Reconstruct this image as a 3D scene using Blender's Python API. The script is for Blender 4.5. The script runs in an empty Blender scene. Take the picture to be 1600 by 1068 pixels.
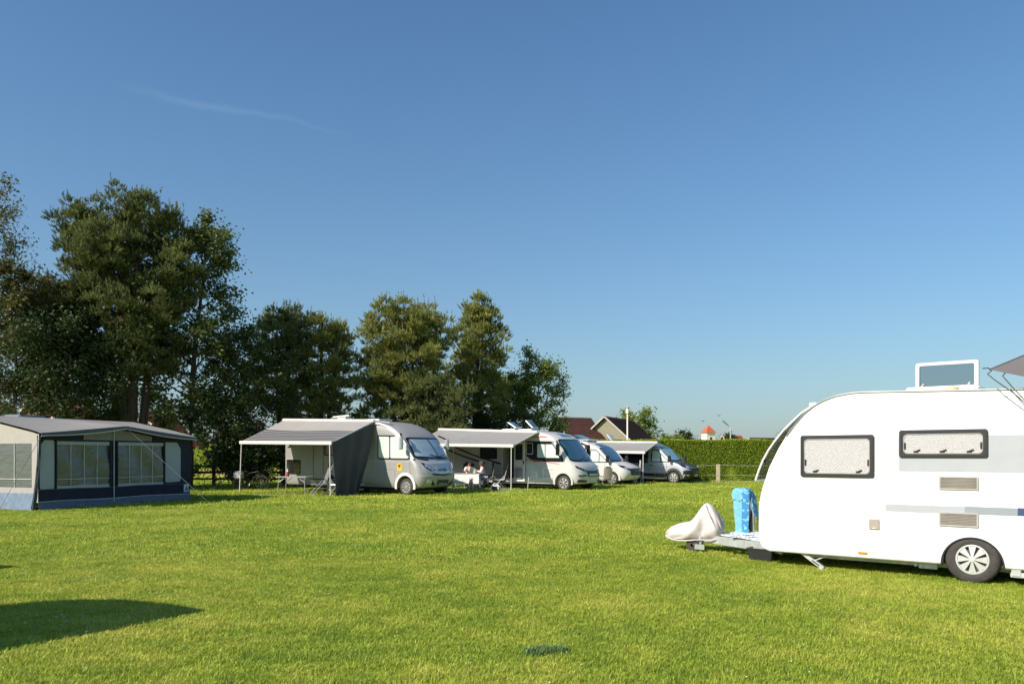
import bpy, bmesh, math, random
import numpy as np
from mathutils import Vector, Matrix
from math import sin, cos, pi, radians, sqrt, atan2

S = bpy.context.scene
COL = S.collection
# ------------------------------------------------------------------ camera, sky, sun, exposure
SUN_EL, SUN_T = radians(36.0), radians(35.0)          # elevation; heading in which shadows fall (from +X towards +Y)
cam = bpy.data.cameras.new('camera'); cam_o = bpy.data.objects.new('camera', cam); COL.objects.link(cam_o)
cam.sensor_width = 36; cam.lens = 28.0; cam.shift_y = 0.11; cam.clip_end = 5000; cam.clip_start = .05
cam_o.location = (0, 0, 1.6); cam_o.rotation_euler = (pi/2, 0, 0)
S.camera = cam_o
S.render.resolution_x, S.render.resolution_y = 1024, 683
W = bpy.data.worlds.new('World'); S.world = W; W.use_nodes = True
wn, wl = W.node_tree.nodes, W.node_tree.links
wn.clear()
w_out = wn.new('ShaderNodeOutputWorld'); w_bg = wn.new('ShaderNodeBackground'); w_sky = wn.new('ShaderNodeTexSky')
w_sky.sky_type = 'NISHITA'; w_sky.sun_disc = False; w_sky.sun_elevation = SUN_EL
w_sky.sun_rotation = radians(90) - SUN_T + pi        # clockwise from +Y, pointing to the sun
w_sky.altitude = 0; w_sky.air_density = 1.3; w_sky.dust_density = 0.9; w_sky.ozone_density = 10.0
w_bg.inputs['Strength'].default_value = 0.0935
# one faint wisp of cirrus on the sky sphere
w_tc = wn.new('ShaderNodeTexCoord'); w_sx = wn.new('ShaderNodeSeparateXYZ'); wl.new(w_tc.outputs['Generated'], w_sx.inputs[0])
def wm(op, a, b=None, c=None):
    k = wn.new('ShaderNodeMath'); k.operation = op
    for i, q in enumerate((a, b, c)):
        if q is None: continue
        if isinstance(q, (int, float)): k.inputs[i].default_value = q
        else: wl.new(q, k.inputs[i])
    return k.outputs[0]
yy = wm('MAXIMUM', w_sx.outputs['Y'], .02); cu_, cv_ = wm('DIVIDE', w_sx.outputs['X'], yy), wm('DIVIDE', w_sx.outputs['Z'], yy)
w_nz = wn.new('ShaderNodeTexNoise'); w_nz.inputs['Scale'].default_value = 9; w_nz.inputs['Detail'].default_value = 6; wl.new(w_tc.outputs['Generated'], w_nz.inputs['Vector'])
al = wm('ADD', wm('MULTIPLY', wm('ADD', cu_, .354), .98), wm('MULTIPLY', wm('ADD', cv_, -.432), -.2)); ac = wm('ADD', wm('MULTIPLY', wm('ADD', cu_, .354), .2), wm('MULTIPLY', wm('ADD', cv_, -.432), .98))
ac = wm('ADD', ac, wm('MULTIPLY_ADD', w_nz.outputs['Fac'], .03, -.015)); wid = wm('MULTIPLY_ADD', wm('ADD', al, .02), -.015, .0065)
m_ac = wm('MAXIMUM', wm('SUBTRACT', 1., wm('DIVIDE', wm('ABSOLUTE', ac), wid)), 0.); m_al = wm('MAXIMUM', wm('SUBTRACT', 1., wm('POWER', wm('DIVIDE', wm('ABSOLUTE', al), .155), 2.)), 0.)
wis = wm('MULTIPLY', wm('MULTIPLY', m_ac, m_al), wm('MULTIPLY', w_nz.outputs['Fac'], .6)); w_mx = wn.new('ShaderNodeMix'); w_mx.data_type = 'RGBA'; w_mx.blend_type = 'ADD'; w_mx.inputs[0].default_value = 1
w_cl = wn.new('ShaderNodeCombineXYZ'); [wl.new(wis, w_cl.inputs[i]) for i in range(3)]
wl.new(w_sky.outputs[0], w_mx.inputs[6]); wl.new(w_cl.outputs[0], w_mx.inputs[7]); w_tn = wn.new('ShaderNodeMix'); w_tn.data_type = 'RGBA'; w_tn.blend_type = 'MULTIPLY'; w_tn.inputs[0].default_value = 1; w_tn.inputs[7].default_value = (.95, 1.045, .99, 1)
wl.new(w_mx.outputs[2], w_tn.inputs[6]); hz = wm('MULTIPLY', wm('POWER', 2.718, wm('MULTIPLY', wm('MAXIMUM', w_sx.outputs['Z'], 0.), -5.5)), .50)      # pale summer haze, thickest at the horizon all round
w_hz = wn.new('ShaderNodeMix'); w_hz.data_type = 'RGBA'; w_hz.inputs[7].default_value = (3.65, 4.15, 4.5, 1); wl.new(hz, w_hz.inputs[0]); wl.new(w_tn.outputs[2], w_hz.inputs[6]); wl.new(w_hz.outputs[2], w_bg.inputs['Color']); wl.new(w_bg.outputs[0], w_out.inputs['Surface'])
sun = bpy.data.lights.new('sun', 'SUN'); sun.energy = 5.0; sun.angle = radians(.55); sun.color = (1, .915, .79)
sun_o = bpy.data.objects.new('sun', sun); COL.objects.link(sun_o)
sd = Vector((cos(SUN_T)*cos(SUN_EL), sin(SUN_T)*cos(SUN_EL), -sin(SUN_EL)))
sun_o.rotation_euler = sd.to_track_quat('-Z', 'Y').to_euler(); sun_o.location = (-30, -20, 40)
S.view_settings.view_transform = 'Standard'; S.view_settings.look = 'None'
S.view_settings.exposure = 0.5; S.view_settings.gamma = 1.0; S.view_settings.use_curve_mapping = False
S.render.engine = 'CYCLES'
S.cycles.max_bounces = 8; S.cycles.transparent_max_bounces = 16
S.cycles.use_denoising = True

# ------------------------------------------------------------------ helpers: materials
MATS = {}
def mat(name, col, rough=.5, metal=0., var=.12, scale=6., bump=0., bscale=40., coat=0., spec=.5, alpha=1., stretch=(1, 1, 1)):
    if name in MATS: return MATS[name]
    m = bpy.data.materials.new(name); m.use_nodes = True; n, l = m.node_tree.nodes, m.node_tree.links
    b = n['Principled BSDF']; MATS[name] = m
    b.inputs['Roughness'].default_value = rough; b.inputs['Metallic'].default_value = metal
    b.inputs['Specular IOR Level'].default_value = spec
    if coat: b.inputs['Coat Weight'].default_value = coat; b.inputs['Coat Roughness'].default_value = .03
    tc = n.new('ShaderNodeTexCoord'); mp = n.new('ShaderNodeMapping'); mp.inputs['Scale'].default_value = stretch
    l.new(tc.outputs['Object'], mp.inputs['Vector'])
    if var:
        t = n.new('ShaderNodeTexNoise'); t.inputs['Scale'].default_value = scale; t.inputs['Detail'].default_value = 5
        r = n.new('ShaderNodeMapRange'); r.inputs['From Min'].default_value = .3; r.inputs['From Max'].default_value = .7
        r.inputs['To Min'].default_value = 1-var; r.inputs['To Max'].default_value = 1+var
        x = n.new('ShaderNodeVectorMath'); x.operation = 'SCALE'; x.inputs[0].default_value = col
        l.new(mp.outputs[0], t.inputs['Vector']); l.new(t.outputs['Fac'], r.inputs[0]); l.new(r.outputs[0], x.inputs['Scale'])
        l.new(x.outputs[0], b.inputs['Base Color'])
    else: b.inputs['Base Color'].default_value = (*col, 1)
    if bump:
        t2 = n.new('ShaderNodeTexNoise'); t2.inputs['Scale'].default_value = bscale; t2.inputs['Detail'].default_value = 4
        bp = n.new('ShaderNodeBump'); bp.inputs['Strength'].default_value = bump; bp.inputs['Distance'].default_value = .02
        l.new(mp.outputs[0], t2.inputs['Vector']); l.new(t2.outputs['Fac'], bp.inputs['Height']); l.new(bp.outputs[0], b.inputs['Normal'])
    if alpha < 1: b.inputs['Alpha'].default_value = alpha
    return m

def leaf_mat(name, c1, c2, trans=.35, c3=None, pos_scale=.5):
    """leaf colours vary leaf by leaf and clump by clump; part of the light passes through"""
    m = bpy.data.materials.new(name); m.use_nodes = True; n, l = m.node_tree.nodes, m.node_tree.links; n.clear()
    out = n.new('ShaderNodeOutputMaterial'); g = n.new('ShaderNodeNewGeometry')
    ramp = n.new('ShaderNodeValToRGB'); ramp.color_ramp.elements[0].color = (*c1, 1); ramp.color_ramp.elements[1].color = (*c2, 1)
    if c3:
        e = ramp.color_ramp.elements.new(.93); e.color = (*c2, 1); ramp.color_ramp.elements[-1].color = (*c3, 1)
    nz = n.new('ShaderNodeTexNoise'); nz.inputs['Scale'].default_value = pos_scale; nz.inputs['Detail'].default_value = 3
    mm = n.new('ShaderNodeMath'); mm.operation = 'MULTIPLY_ADD'; mm.inputs[1].default_value = .6
    m2 = n.new('ShaderNodeMath'); m2.operation = 'MULTIPLY_ADD'; m2.inputs[1].default_value = 1.1; m2.inputs[2].default_value = -.3
    l.new(g.outputs['Position'], nz.inputs['Vector']); l.new(nz.outputs['Fac'], m2.inputs[0])
    l.new(g.outputs['Random Per Island'], mm.inputs[0]); l.new(m2.outputs[0], mm.inputs[2]); l.new(mm.outputs[0], ramp.inputs[0])
    d = n.new('ShaderNodeBsdfPrincipled'); d.inputs['Roughness'].default_value = .55; d.inputs['Specular IOR Level'].default_value = .3
    t = n.new('ShaderNodeBsdfTranslucent'); mx = n.new('ShaderNodeMixShader'); mx.inputs[0].default_value = trans
    l.new(ramp.outputs[0], d.inputs['Base Color']); l.new(ramp.outputs[0], t.inputs['Color'])
    l.new(d.outputs[0], mx.inputs[1]); l.new(t.outputs[0], mx.inputs[2]); l.new(mx.outputs[0], out.inputs['Surface'])
    MATS[name] = m
    return m

def vinyl_mat(name, tint=(.62, .68, .66), clear=.52, rough=.15, wav=.22):
    m = bpy.data.materials.new(name); m.use_nodes = True; n, l = m.node_tree.nodes, m.node_tree.links; n.clear()
    out = n.new('ShaderNodeOutputMaterial'); tr = n.new('ShaderNodeBsdfTransparent'); tr.inputs[0].default_value = (*tint, 1)
    p = n.new('ShaderNodeBsdfPrincipled'); p.inputs['Roughness'].default_value = rough; p.inputs['Base Color'].default_value = (.22, .235, .225, 1)
    p.inputs['Specular IOR Level'].default_value = 1.
    tc = n.new('ShaderNodeTexCoord'); mp = n.new('ShaderNodeMapping'); mp.inputs['Scale'].default_value = (.8, 1, 2.2); mp.inputs['Rotation'].default_value = (0, .5, 0)
    nz = n.new('ShaderNodeTexNoise'); nz.inputs['Scale'].default_value = 2.6; nz.inputs['Detail'].default_value = 2
    bp = n.new('ShaderNodeBump'); bp.inputs['Strength'].default_value = wav; bp.inputs['Distance'].default_value = .15
    l.new(tc.outputs['Object'], mp.inputs[0]); l.new(mp.outputs[0], nz.inputs['Vector']); l.new(nz.outputs['Fac'], bp.inputs['Height']); l.new(bp.outputs[0], p.inputs['Normal'])
    mx = n.new('ShaderNodeMixShader'); mx.inputs[0].default_value = 1-clear
    l.new(tr.outputs[0], mx.inputs[1]); l.new(p.outputs[0], mx.inputs[2]); l.new(mx.outputs[0], out.inputs['Surface'])
    MATS[name] = m
    return m

# ------------------------------------------------------------------ helpers: objects and meshes
def tag(o, label=None, cat=None, group=None, kind=None):
    for k, v in (('label', label), ('category', cat), ('group', group), ('kind', kind)):
        if v: o[k] = v
    return o
def empty(name, loc=(0, 0, 0), rz=0., label=None, cat=None, group=None, parent=None):
    o = bpy.data.objects.new(name, None); COL.objects.link(o); o.location = loc; o.rotation_euler = (0, 0, rz); o.empty_display_size = .3
    if parent: o.parent = parent
    return tag(o, label, cat, group)
def link(name, me, m, parent=None, smooth=None):
    o = bpy.data.objects.new(name, me); COL.objects.link(o)
    if m is not None and len(me.materials) == 0: me.materials.append(m)
    if parent: o.parent = parent
    if smooth is not None:
        me.polygons.foreach_set('use_smooth', [True]*len(me.polygons))
        if smooth: me.set_sharp_from_angle(angle=radians(smooth))
    return o
def copy_tree(o, parent=None):
    c = o.copy(); COL.objects.link(c)
    if parent: c.parent = parent
    for ch in list(o.children): copy_tree(ch, c)
    return c
def np_mesh(name, V, F):
    me = bpy.data.meshes.new(name); V = np.asarray(V, dtype=np.float32); F = np.asarray(F, dtype=np.int32); k = F.shape[1]
    me.vertices.add(len(V)); me.vertices.foreach_set('co', V.ravel())
    me.loops.add(F.size); me.loops.foreach_set('vertex_index', F.ravel())
    me.polygons.add(len(F)); me.polygons.foreach_set('loop_start', np.arange(0, F.size, k, dtype=np.int32))
    me.polygons.foreach_set('loop_total', np.full(len(F), k, dtype=np.int32)); me.update(calc_edges=True)
    return me

class MB:
    """collects shapes into one mesh"""
    def __init__(s): s.v = []; s.f = []
    def add(s, V, F):
        n = len(s.v); s.v += [tuple(p) for p in V]; s.f += [tuple(i+n for i in f) for f in F]; return s
    def box(s, c, d, R=None):
        P = [Vector((x*d[0]/2, y*d[1]/2, z*d[2]/2)) for x in (-1, 1) for y in (-1, 1) for z in (-1, 1)]
        if R is not None: P = [R @ p for p in P]
        return s.add([p+Vector(c) for p in P], [(0, 1, 3, 2), (4, 6, 7, 5), (0, 4, 5, 1), (2, 3, 7, 6), (0, 2, 6, 4), (1, 5, 7, 3)])
    def tube(s, pts, r, n=8, cap=True):
        pts = [Vector(p) for p in pts]; N = len(pts); rs = r if isinstance(r, (list, tuple)) else [r]*N
        V, F = [], []; ref = Vector((0, 0, 1))
        for i, p in enumerate(pts):
            t = (pts[min(i+1, N-1)]-pts[max(i-1, 0)]).normalized()
            a = t.cross(ref)
            if a.length < .05: a = t.cross(Vector((1, 0, 0)))
            a.normalize(); b = t.cross(a)
            V += [p+(a*cos(2*pi*k/n)+b*sin(2*pi*k/n))*rs[i] for k in range(n)]
        for i in range(N-1):
            F += [(i*n+k, i*n+(k+1) % n, (i+1)*n+(k+1) % n, (i+1)*n+k) for k in range(n)]
        if cap: F += [tuple(range(n))[::-1], tuple(range((N-1)*n, N*n))]
        return s.add(V, F)
    def bar(s, a, b, w, h):
        a, b = Vector(a), Vector(b); t = (b-a); L = t.length; t.normalize(); up = Vector((0, 0, 1))
        x = t.cross(up)
        if x.length < .02: x = Vector((0, 1, 0))
        x.normalize(); y = x.cross(t).normalized()
        P = [q+x*i*w/2+y*j*h/2 for q in (a, b) for i in (-1, 1) for j in (-1, 1)]
        return s.add(P, [(0, 1, 3, 2), (4, 6, 7, 5), (0, 4, 5, 1), (2, 3, 7, 6), (0, 2, 6, 4), (1, 5, 7, 3)])
    def lathe(s, prof, n=32, axis='y', c=(0, 0, 0)):
        V, F = [], []; m = len(prof)
        for k in range(n):
            a = 2*pi*k/n
            for (r, h) in prof:
                p = (r*cos(a), h, r*sin(a)) if axis == 'y' else (r*cos(a), r*sin(a), h)
                V.append((p[0]+c[0], p[1]+c[1], p[2]+c[2]))
        for k in range(n):
            for j in range(m-1):
                F.append((k*m+j, k*m+j+1, ((k+1) % n)*m+j+1, ((k+1) % n)*m+j))
        return s.add(V, F)
    def prism(s, poly, y0, y1):
        """polygon in (x, z) pushed from y0 to y1"""
        n = len(poly); V = [(x, y0, z) for x, z in poly]+[(x, y1, z) for x, z in poly]
        return s.add(V, [tuple(range(n))[::-1], tuple(range(n, 2*n))]+[(i, (i+1) % n, n+(i+1) % n, n+i) for i in range(n)])
    def ring(s, outer, inner, y0, y1):
        n = len(outer); V = [(x, y, z) for y in (y0, y1) for P in (outer, inner) for x, z in P]; F = []
        for i in range(n):
            j = (i+1) % n
            F += [(i, j, n+j, n+i), (2*n+i, 3*n+i, 3*n+j, 2*n+j), (i, 2*n+i, 2*n+j, j), (n+i, n+j, 3*n+j, 3*n+i)]
        return s.add(V, F)
    def grid(s, P, closed=False):
        """P: rows of points"""
        r, c = len(P), len(P[0]); V = [p for row in P for p in row]; F = []
        for i in range(r-1):
            for j in range(c if closed else c-1):
                k = (j+1) % c; F.append((i*c+j, i*c+k, (i+1)*c+k, (i+1)*c+j))
        return s.add(V, F)
    def sheet(s, P, t=.006):
        """a thin two-sided cloth from rows of points"""
        r, c = len(P), len(P[0]); P = [[Vector(p) for p in row] for row in P]; N = []
        for i in range(r):
            row = []
            for j in range(c):
                a = P[min(i+1, r-1)][j]-P[max(i-1, 0)][j]; b = P[i][min(j+1, c-1)]-P[i][max(j-1, 0)]
                q = a.cross(b); row.append(q.normalized() if q.length > 1e-9 else Vector((0, 0, 1)))
            N.append(row)
        A = [P[i][j]+N[i][j]*t/2 for i in range(r) for j in range(c)]; B = [P[i][j]-N[i][j]*t/2 for i in range(r) for j in range(c)]
        n = r*c; F = []
        for i in range(r-1):
            for j in range(c-1):
                q = (i*c+j, i*c+j+1, (i+1)*c+j+1, (i+1)*c+j); F += [q, tuple(n+k for k in q[::-1])]
        edge = [j for j in range(c)]+[i*c+c-1 for i in range(1, r)]+[(r-1)*c+j for j in range(c-2, -1, -1)]+[i*c for i in range(r-2, 0, -1)]
        for k in range(len(edge)):
            a, b = edge[k], edge[(k+1) % len(edge)]; F.append((b, a, n+a, n+b))
        return s.add(A+B, F)
    def mesh(s, name):
        me = bpy.data.meshes.new(name); me.from_pydata([tuple(p) for p in s.v], [], s.f)
        bm = bmesh.new(); bm.from_mesh(me); bmesh.ops.recalc_face_normals(bm, faces=bm.faces); bm.to_mesh(me); bm.free()
        return me
    def build(s, name, m, parent=None, smooth=35, bevel=0.):
        me = s.mesh(name)
        if bevel:
            bm = bmesh.new(); bm.from_mesh(me)
            bmesh.ops.bevel(bm, geom=[e for e in bm.edges if len(e.link_faces) == 2 and e.calc_face_angle(0) > .6], offset=bevel, segments=2, affect='EDGES', clamp_overlap=True)
            bm.to_mesh(me); bm.free()
        return link(name, me, m, parent, smooth)

def rrect(x0, z0, x1, z1, r, n=5):
    P = []
    for cx, cz, a0 in ((x1-r, z1-r, 0), (x0+r, z1-r, 90), (x0+r, z0+r, 180), (x1-r, z0+r, 270)):
        P += [(cx+r*cos(radians(a0+90*k/n)), cz+r*sin(radians(a0+90*k/n))) for k in range(n+1)]
    return P
def rquad(c, r=.12, n=4):
    """rounded polygon through the corners c; r is the share of each side that is rounded"""
    P = []; m = len(c)
    for i in range(m):
        a, b, d = Vector(c[i-1]), Vector(c[i]), Vector(c[(i+1) % m])
        p, q = b.lerp(a, r), b.lerp(d, r)
        for k in range(n+1):
            t = k/n; P.append(tuple(p*(1-t)**2+b*2*t*(1-t)+q*t*t))
    return P
def offset_poly(P, d):
    """moves a closed (x, z) outline inwards by d"""
    n = len(P); A = sum(P[i][0]*P[(i+1) % n][1]-P[(i+1) % n][0]*P[i][1] for i in range(n)); sg = 1 if A > 0 else -1; out = []
    for i in range(n):
        p, a, b = Vector(P[i]), Vector(P[i-1]), Vector(P[(i+1) % n])
        e1, e2 = (p-a).normalized(), (b-p).normalized(); n1, n2 = Vector((-e1.y, e1.x))*sg, Vector((-e2.y, e2.x))*sg
        q = (n1+n2); q.normalize(); k = max(.5, q.dot(n1)); out.append(tuple(p+q*d/k))
    return out
def boolean_cut(o, cutters):
    """cuts the given meshes out of o for good"""
    for me in cutters:
        c = bpy.data.objects.new('cut', me); COL.objects.link(c); c.parent = o.parent
        md = o.modifiers.new('b', 'BOOLEAN'); md.object = c; md.operation = 'DIFFERENCE'; md.solver = 'EXACT'
        bpy.context.view_layer.update()
        dg = bpy.context.evaluated_depsgraph_get(); new = bpy.data.meshes.new_from_object(o.evaluated_get(dg))
        o.modifiers.clear(); o.data = new; bpy.data.objects.remove(c)
def text_mesh(name, body, size, m, parent, loc, rot, extrude=.004):
    cu = bpy.data.curves.new(name, 'FONT'); cu.body = body; cu.size = size; cu.extrude = extrude; cu.align_x = 'CENTER'; cu.align_y = 'CENTER'; cu.resolution_u = 2
    t = bpy.data.objects.new('t', cu); COL.objects.link(t); dg = bpy.context.evaluated_depsgraph_get()
    me = bpy.data.meshes.new_from_object(t.evaluated_get(dg)); bpy.data.objects.remove(t)
    me.materials.clear(); o = link(name, me, m, parent); o.location = loc; o.rotation_euler = rot
    return o
def skin(name, verts, edges, m, parent=None, sub=1, root=0):
    me = bpy.data.meshes.new(name); me.from_pydata([v[:3] for v in verts], edges, []); o = link(name, me, m, parent)
    o.modifiers.new('skin', 'SKIN'); sv = me.skin_vertices[0].data
    for i, v in enumerate(verts):
        r = v[3]; sv[i].radius = r if isinstance(r, tuple) else (r, r); sv[i].use_root = (i == root)
    o.modifiers['skin'].use_smooth_shade = True
    if sub: s_ = o.modifiers.new('sub', 'SUBSURF'); s_.levels = sub; s_.render_levels = sub
    return o

# ------------------------------------------------------------------ materials
white = mat('white_paint', (.8, .8, .78), .28, coat=.35, var=.03, scale=1.5)
white_warm = mat('cream_plastic', (.72, .68, .62), .45, var=.06)
grey_lt = mat('light_grey_paint', (.6, .6, .6), .35, var=.03)
silver = mat('silver_paint', (.335, .325, .312), .42, metal=.2, coat=.2, var=.04, scale=2)
silver_cool = mat('cool_silver_paint', (.46, .48, .5), .32, metal=.3, coat=.5, var=.04, scale=2)
black = mat('black_plastic', (.018, .018, .02), .42, var=.2)
blackg = mat('black_gloss', (.012, .013, .015), .08, var=.1, coat=.6)
dark = mat('dark_void', (.01, .01, .01), .8, var=.2)
rubber = mat('tyre_rubber', (.045, .04, .036), .8, var=.25, scale=14, bump=.15)
alu = mat('aluminium', (.62, .61, .59), .35, metal=.75, var=.08)
steel = mat('galvanised_steel', (.55, .55, .53), .45, metal=.55, var=.16, scale=9, bump=.05)
whitemetal = mat('white_lacquered_metal', (.60, .57, .53), .4, var=.05)
glass_silver = mat('glass_with_silver_blind', (.36, .45, .52), .07, var=.16, scale=1.3, coat=1.)
glass_green = mat('glass_with_pale_blind', (.56, .64, .58), .1, var=.08, scale=2, coat=.8)
glass_blue = mat('tinted_windscreen', (.035, .10, .15), .04, var=.25, scale=1.1, coat=1.)
lamp_glass = mat('headlight_glass', (.5, .52, .55), .08, metal=.5, var=.4, scale=25, coat=1)
orange_l = mat('amber_lens', (.8, .25, .03), .25, var=.1)
red_m = mat('red_film', (.55, .09, .05), .4, var=.1)
grey_cloth = mat('dark_grey_cloth', (.05, .05, .058), .85, var=.14, scale=3, bump=.25, bscale=120)
floor_cloth = mat('grey_groundsheet', (.3, .3, .31), .9, var=.12, bump=.2)

# ------------------------------------------------------------------ ground
def lawn_colour(n, l, pos):
    """dry yellowish and lush green patches of the turf, plus one dark tuft of coarser grass"""
    a = n.new('ShaderNodeTexNoise'); a.inputs['Scale'].default_value = .33; a.inputs['Detail'].default_value = 4
    b = n.new('ShaderNodeTexNoise'); b.inputs['Scale'].default_value = 2.3; b.inputs['Detail'].default_value = 4
    l.new(pos, a.inputs['Vector']); l.new(pos, b.inputs['Vector'])
    s = n.new('ShaderNodeMath'); s.operation = 'MULTIPLY_ADD'; s.inputs[1].default_value = .55
    l.new(a.outputs['Fac'], s.inputs[0])
    s2 = n.new('ShaderNodeMath'); s2.operation = 'MULTIPLY'; s2.inputs[1].default_value = .45
    l.new(b.outputs['Fac'], s2.inputs[0]); l.new(s2.outputs[0], s.inputs[2])
    r = n.new('ShaderNodeValToRGB'); e = r.color_ramp.elements
    e[0].position = .36; e[0].color = (.235, .335, .032, 1); e[1].position = .64; e[1].color = (.53, .53, .095, 1)
    k = e.new(.5); k.color = (.37, .44, .052, 1)
    l.new(s.outputs[0], r.inputs[0])
    cl = n.new('ShaderNodeTexNoise'); cl.inputs['Scale'].default_value = .8; cl.inputs['Detail'].default_value = 5; l.new(pos, cl.inputs['Vector'])
    ml = n.new('ShaderNodeMapRange'); ml.inputs['From Min'].default_value = .56; ml.inputs['From Max'].default_value = .66; ml.inputs['To Max'].default_value = .35; l.new(cl.outputs['Fac'], ml.inputs[0])
    mc = n.new('ShaderNodeMix'); mc.data_type = 'RGBA'; mc.inputs[7].default_value = (.21, .32, .035, 1); l.new(ml.outputs[0], mc.inputs[0]); l.new(r.outputs[0], mc.inputs[6])      # clover patches
    return mc.outputs[2]
def grass_material(name, blades):
    m = bpy.data.materials.new(name); m.use_nodes = True; n, l = m.node_tree.nodes, m.node_tree.links; n.clear()
    out = n.new('ShaderNodeOutputMaterial'); g = n.new('ShaderNodeNewGeometry')
    c = lawn_colour(n, l, g.outputs['Position'])
    if blades:
        oi = n.new('ShaderNodeObjectInfo'); ad = n.new('ShaderNodeMath'); ad.operation = 'ADD'
        fr = n.new('ShaderNodeMath'); fr.operation = 'FRACT'
        l.new(oi.outputs['Random'], ad.inputs[0]); l.new(g.outputs['Random Per Island'], ad.inputs[1]); l.new(ad.outputs[0], fr.inputs[0])
        mr = n.new('ShaderNodeMapRange'); mr.inputs['To Min'].default_value = .68; mr.inputs['To Max'].default_value = 1.3
        l.new(fr.outputs[0], mr.inputs[0])
        sc = n.new('ShaderNodeVectorMath'); sc.operation = 'SCALE'; l.new(c, sc.inputs[0]); l.new(mr.outputs[0], sc.inputs['Scale']); c = sc.outputs[0]
        d = n.new('ShaderNodeBsdfPrincipled'); d.inputs['Roughness'].default_value = .5; d.inputs['Specular IOR Level'].default_value = .35
        t = n.new('ShaderNodeBsdfTranslucent'); mx = n.new('ShaderNodeMixShader'); mx.inputs[0].default_value = .4
        l.new(c, d.inputs['Base Color']); l.new(c, t.inputs['Color']); l.new(d.outputs[0], mx.inputs[1]); l.new(t.outputs[0], mx.inputs[2]); l.new(mx.outputs[0], out.inputs['Surface'])
    else:
        d = n.new('ShaderNodeBsdfPrincipled'); d.inputs['Roughness'].default_value = .9; d.inputs['Specular IOR Level'].default_value = .1
        nz = n.new('ShaderNodeTexNoise'); nz.inputs['Scale'].default_value = 26; nz.inputs['Detail'].default_value = 6
        mr = n.new('ShaderNodeMapRange'); mr.inputs['From Min'].default_value = .3; mr.inputs['From Max'].default_value = .7; mr.inputs['To Min'].default_value = .62; mr.inputs['To Max'].default_value = 1.0
        sc = n.new('ShaderNodeVectorMath'); sc.operation = 'SCALE'
        l.new(g.outputs['Position'], nz.inputs['Vector']); l.new(nz.outputs['Fac'], mr.inputs[0]); l.new(c, sc.inputs[0]); l.new(mr.outputs[0], sc.inputs['Scale'])
        bp = n.new('ShaderNodeBump'); bp.inputs['Strength'].default_value = .6; bp.inputs['Distance'].default_value = .05
        l.new(nz.outputs['Fac'], bp.inputs['Height']); l.new(bp.outputs[0], d.inputs['Normal'])
        l.new(sc.outputs[0], d.inputs['Base Color']); l.new(d.outputs[0], out.inputs['Surface'])
    return m
lawn = link('lawn', MB().add([(-900, -300, 0), (900, -300, 0), (900, 1500, 0), (-900, 1500, 0)], [(0, 1, 2, 3)]).mesh('lawn'), grass_material('turf', False))
tag(lawn, kind='structure')
meadow = link('meadow', MB().add([(-80, 56, .004), (0, 56, .004), (10, 92, .004), (-110, 92, .004)], [(0, 1, 2, 3)]).mesh('meadow'), mat('meadow_flowers', (.34, .31, .03), .95, var=.35, scale=.7, bump=.4))
tag(meadow, kind='structure')

def clump(seed, nb, rad, h, w, lean):
    rng = random.Random(seed); V, F = [], []
    for i in range(nb):
        a, r = rng.uniform(0, 2*pi), rad*sqrt(rng.random()); bx, by = r*cos(a), r*sin(a)
        d = rng.uniform(0, 2*pi); hh = h*rng.uniform(.55, 1.15); ln = lean*rng.uniform(.3, 1.3)*hh; wd = w*rng.uniform(.7, 1.2)
        sx, sy = -sin(d)*wd/2, cos(d)*wd/2; n = len(V)
        V += [(bx-sx, by-sy, -.005), (bx+sx, by+sy, -.005), (bx+cos(d)*ln*.35-sx*.8, by+sin(d)*ln*.35-sy*.8, hh*.6), (bx+cos(d)*ln*.35+sx*.8, by+sin(d)*ln*.35+sy*.8, hh*.6), (bx+cos(d)*ln, by+sin(d)*ln, hh)]
        F += [(n, n+1, n+3), (n, n+3, n+2), (n+2, n+3, n+4)]
    return np_mesh('grass_clump', V, F)
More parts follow.
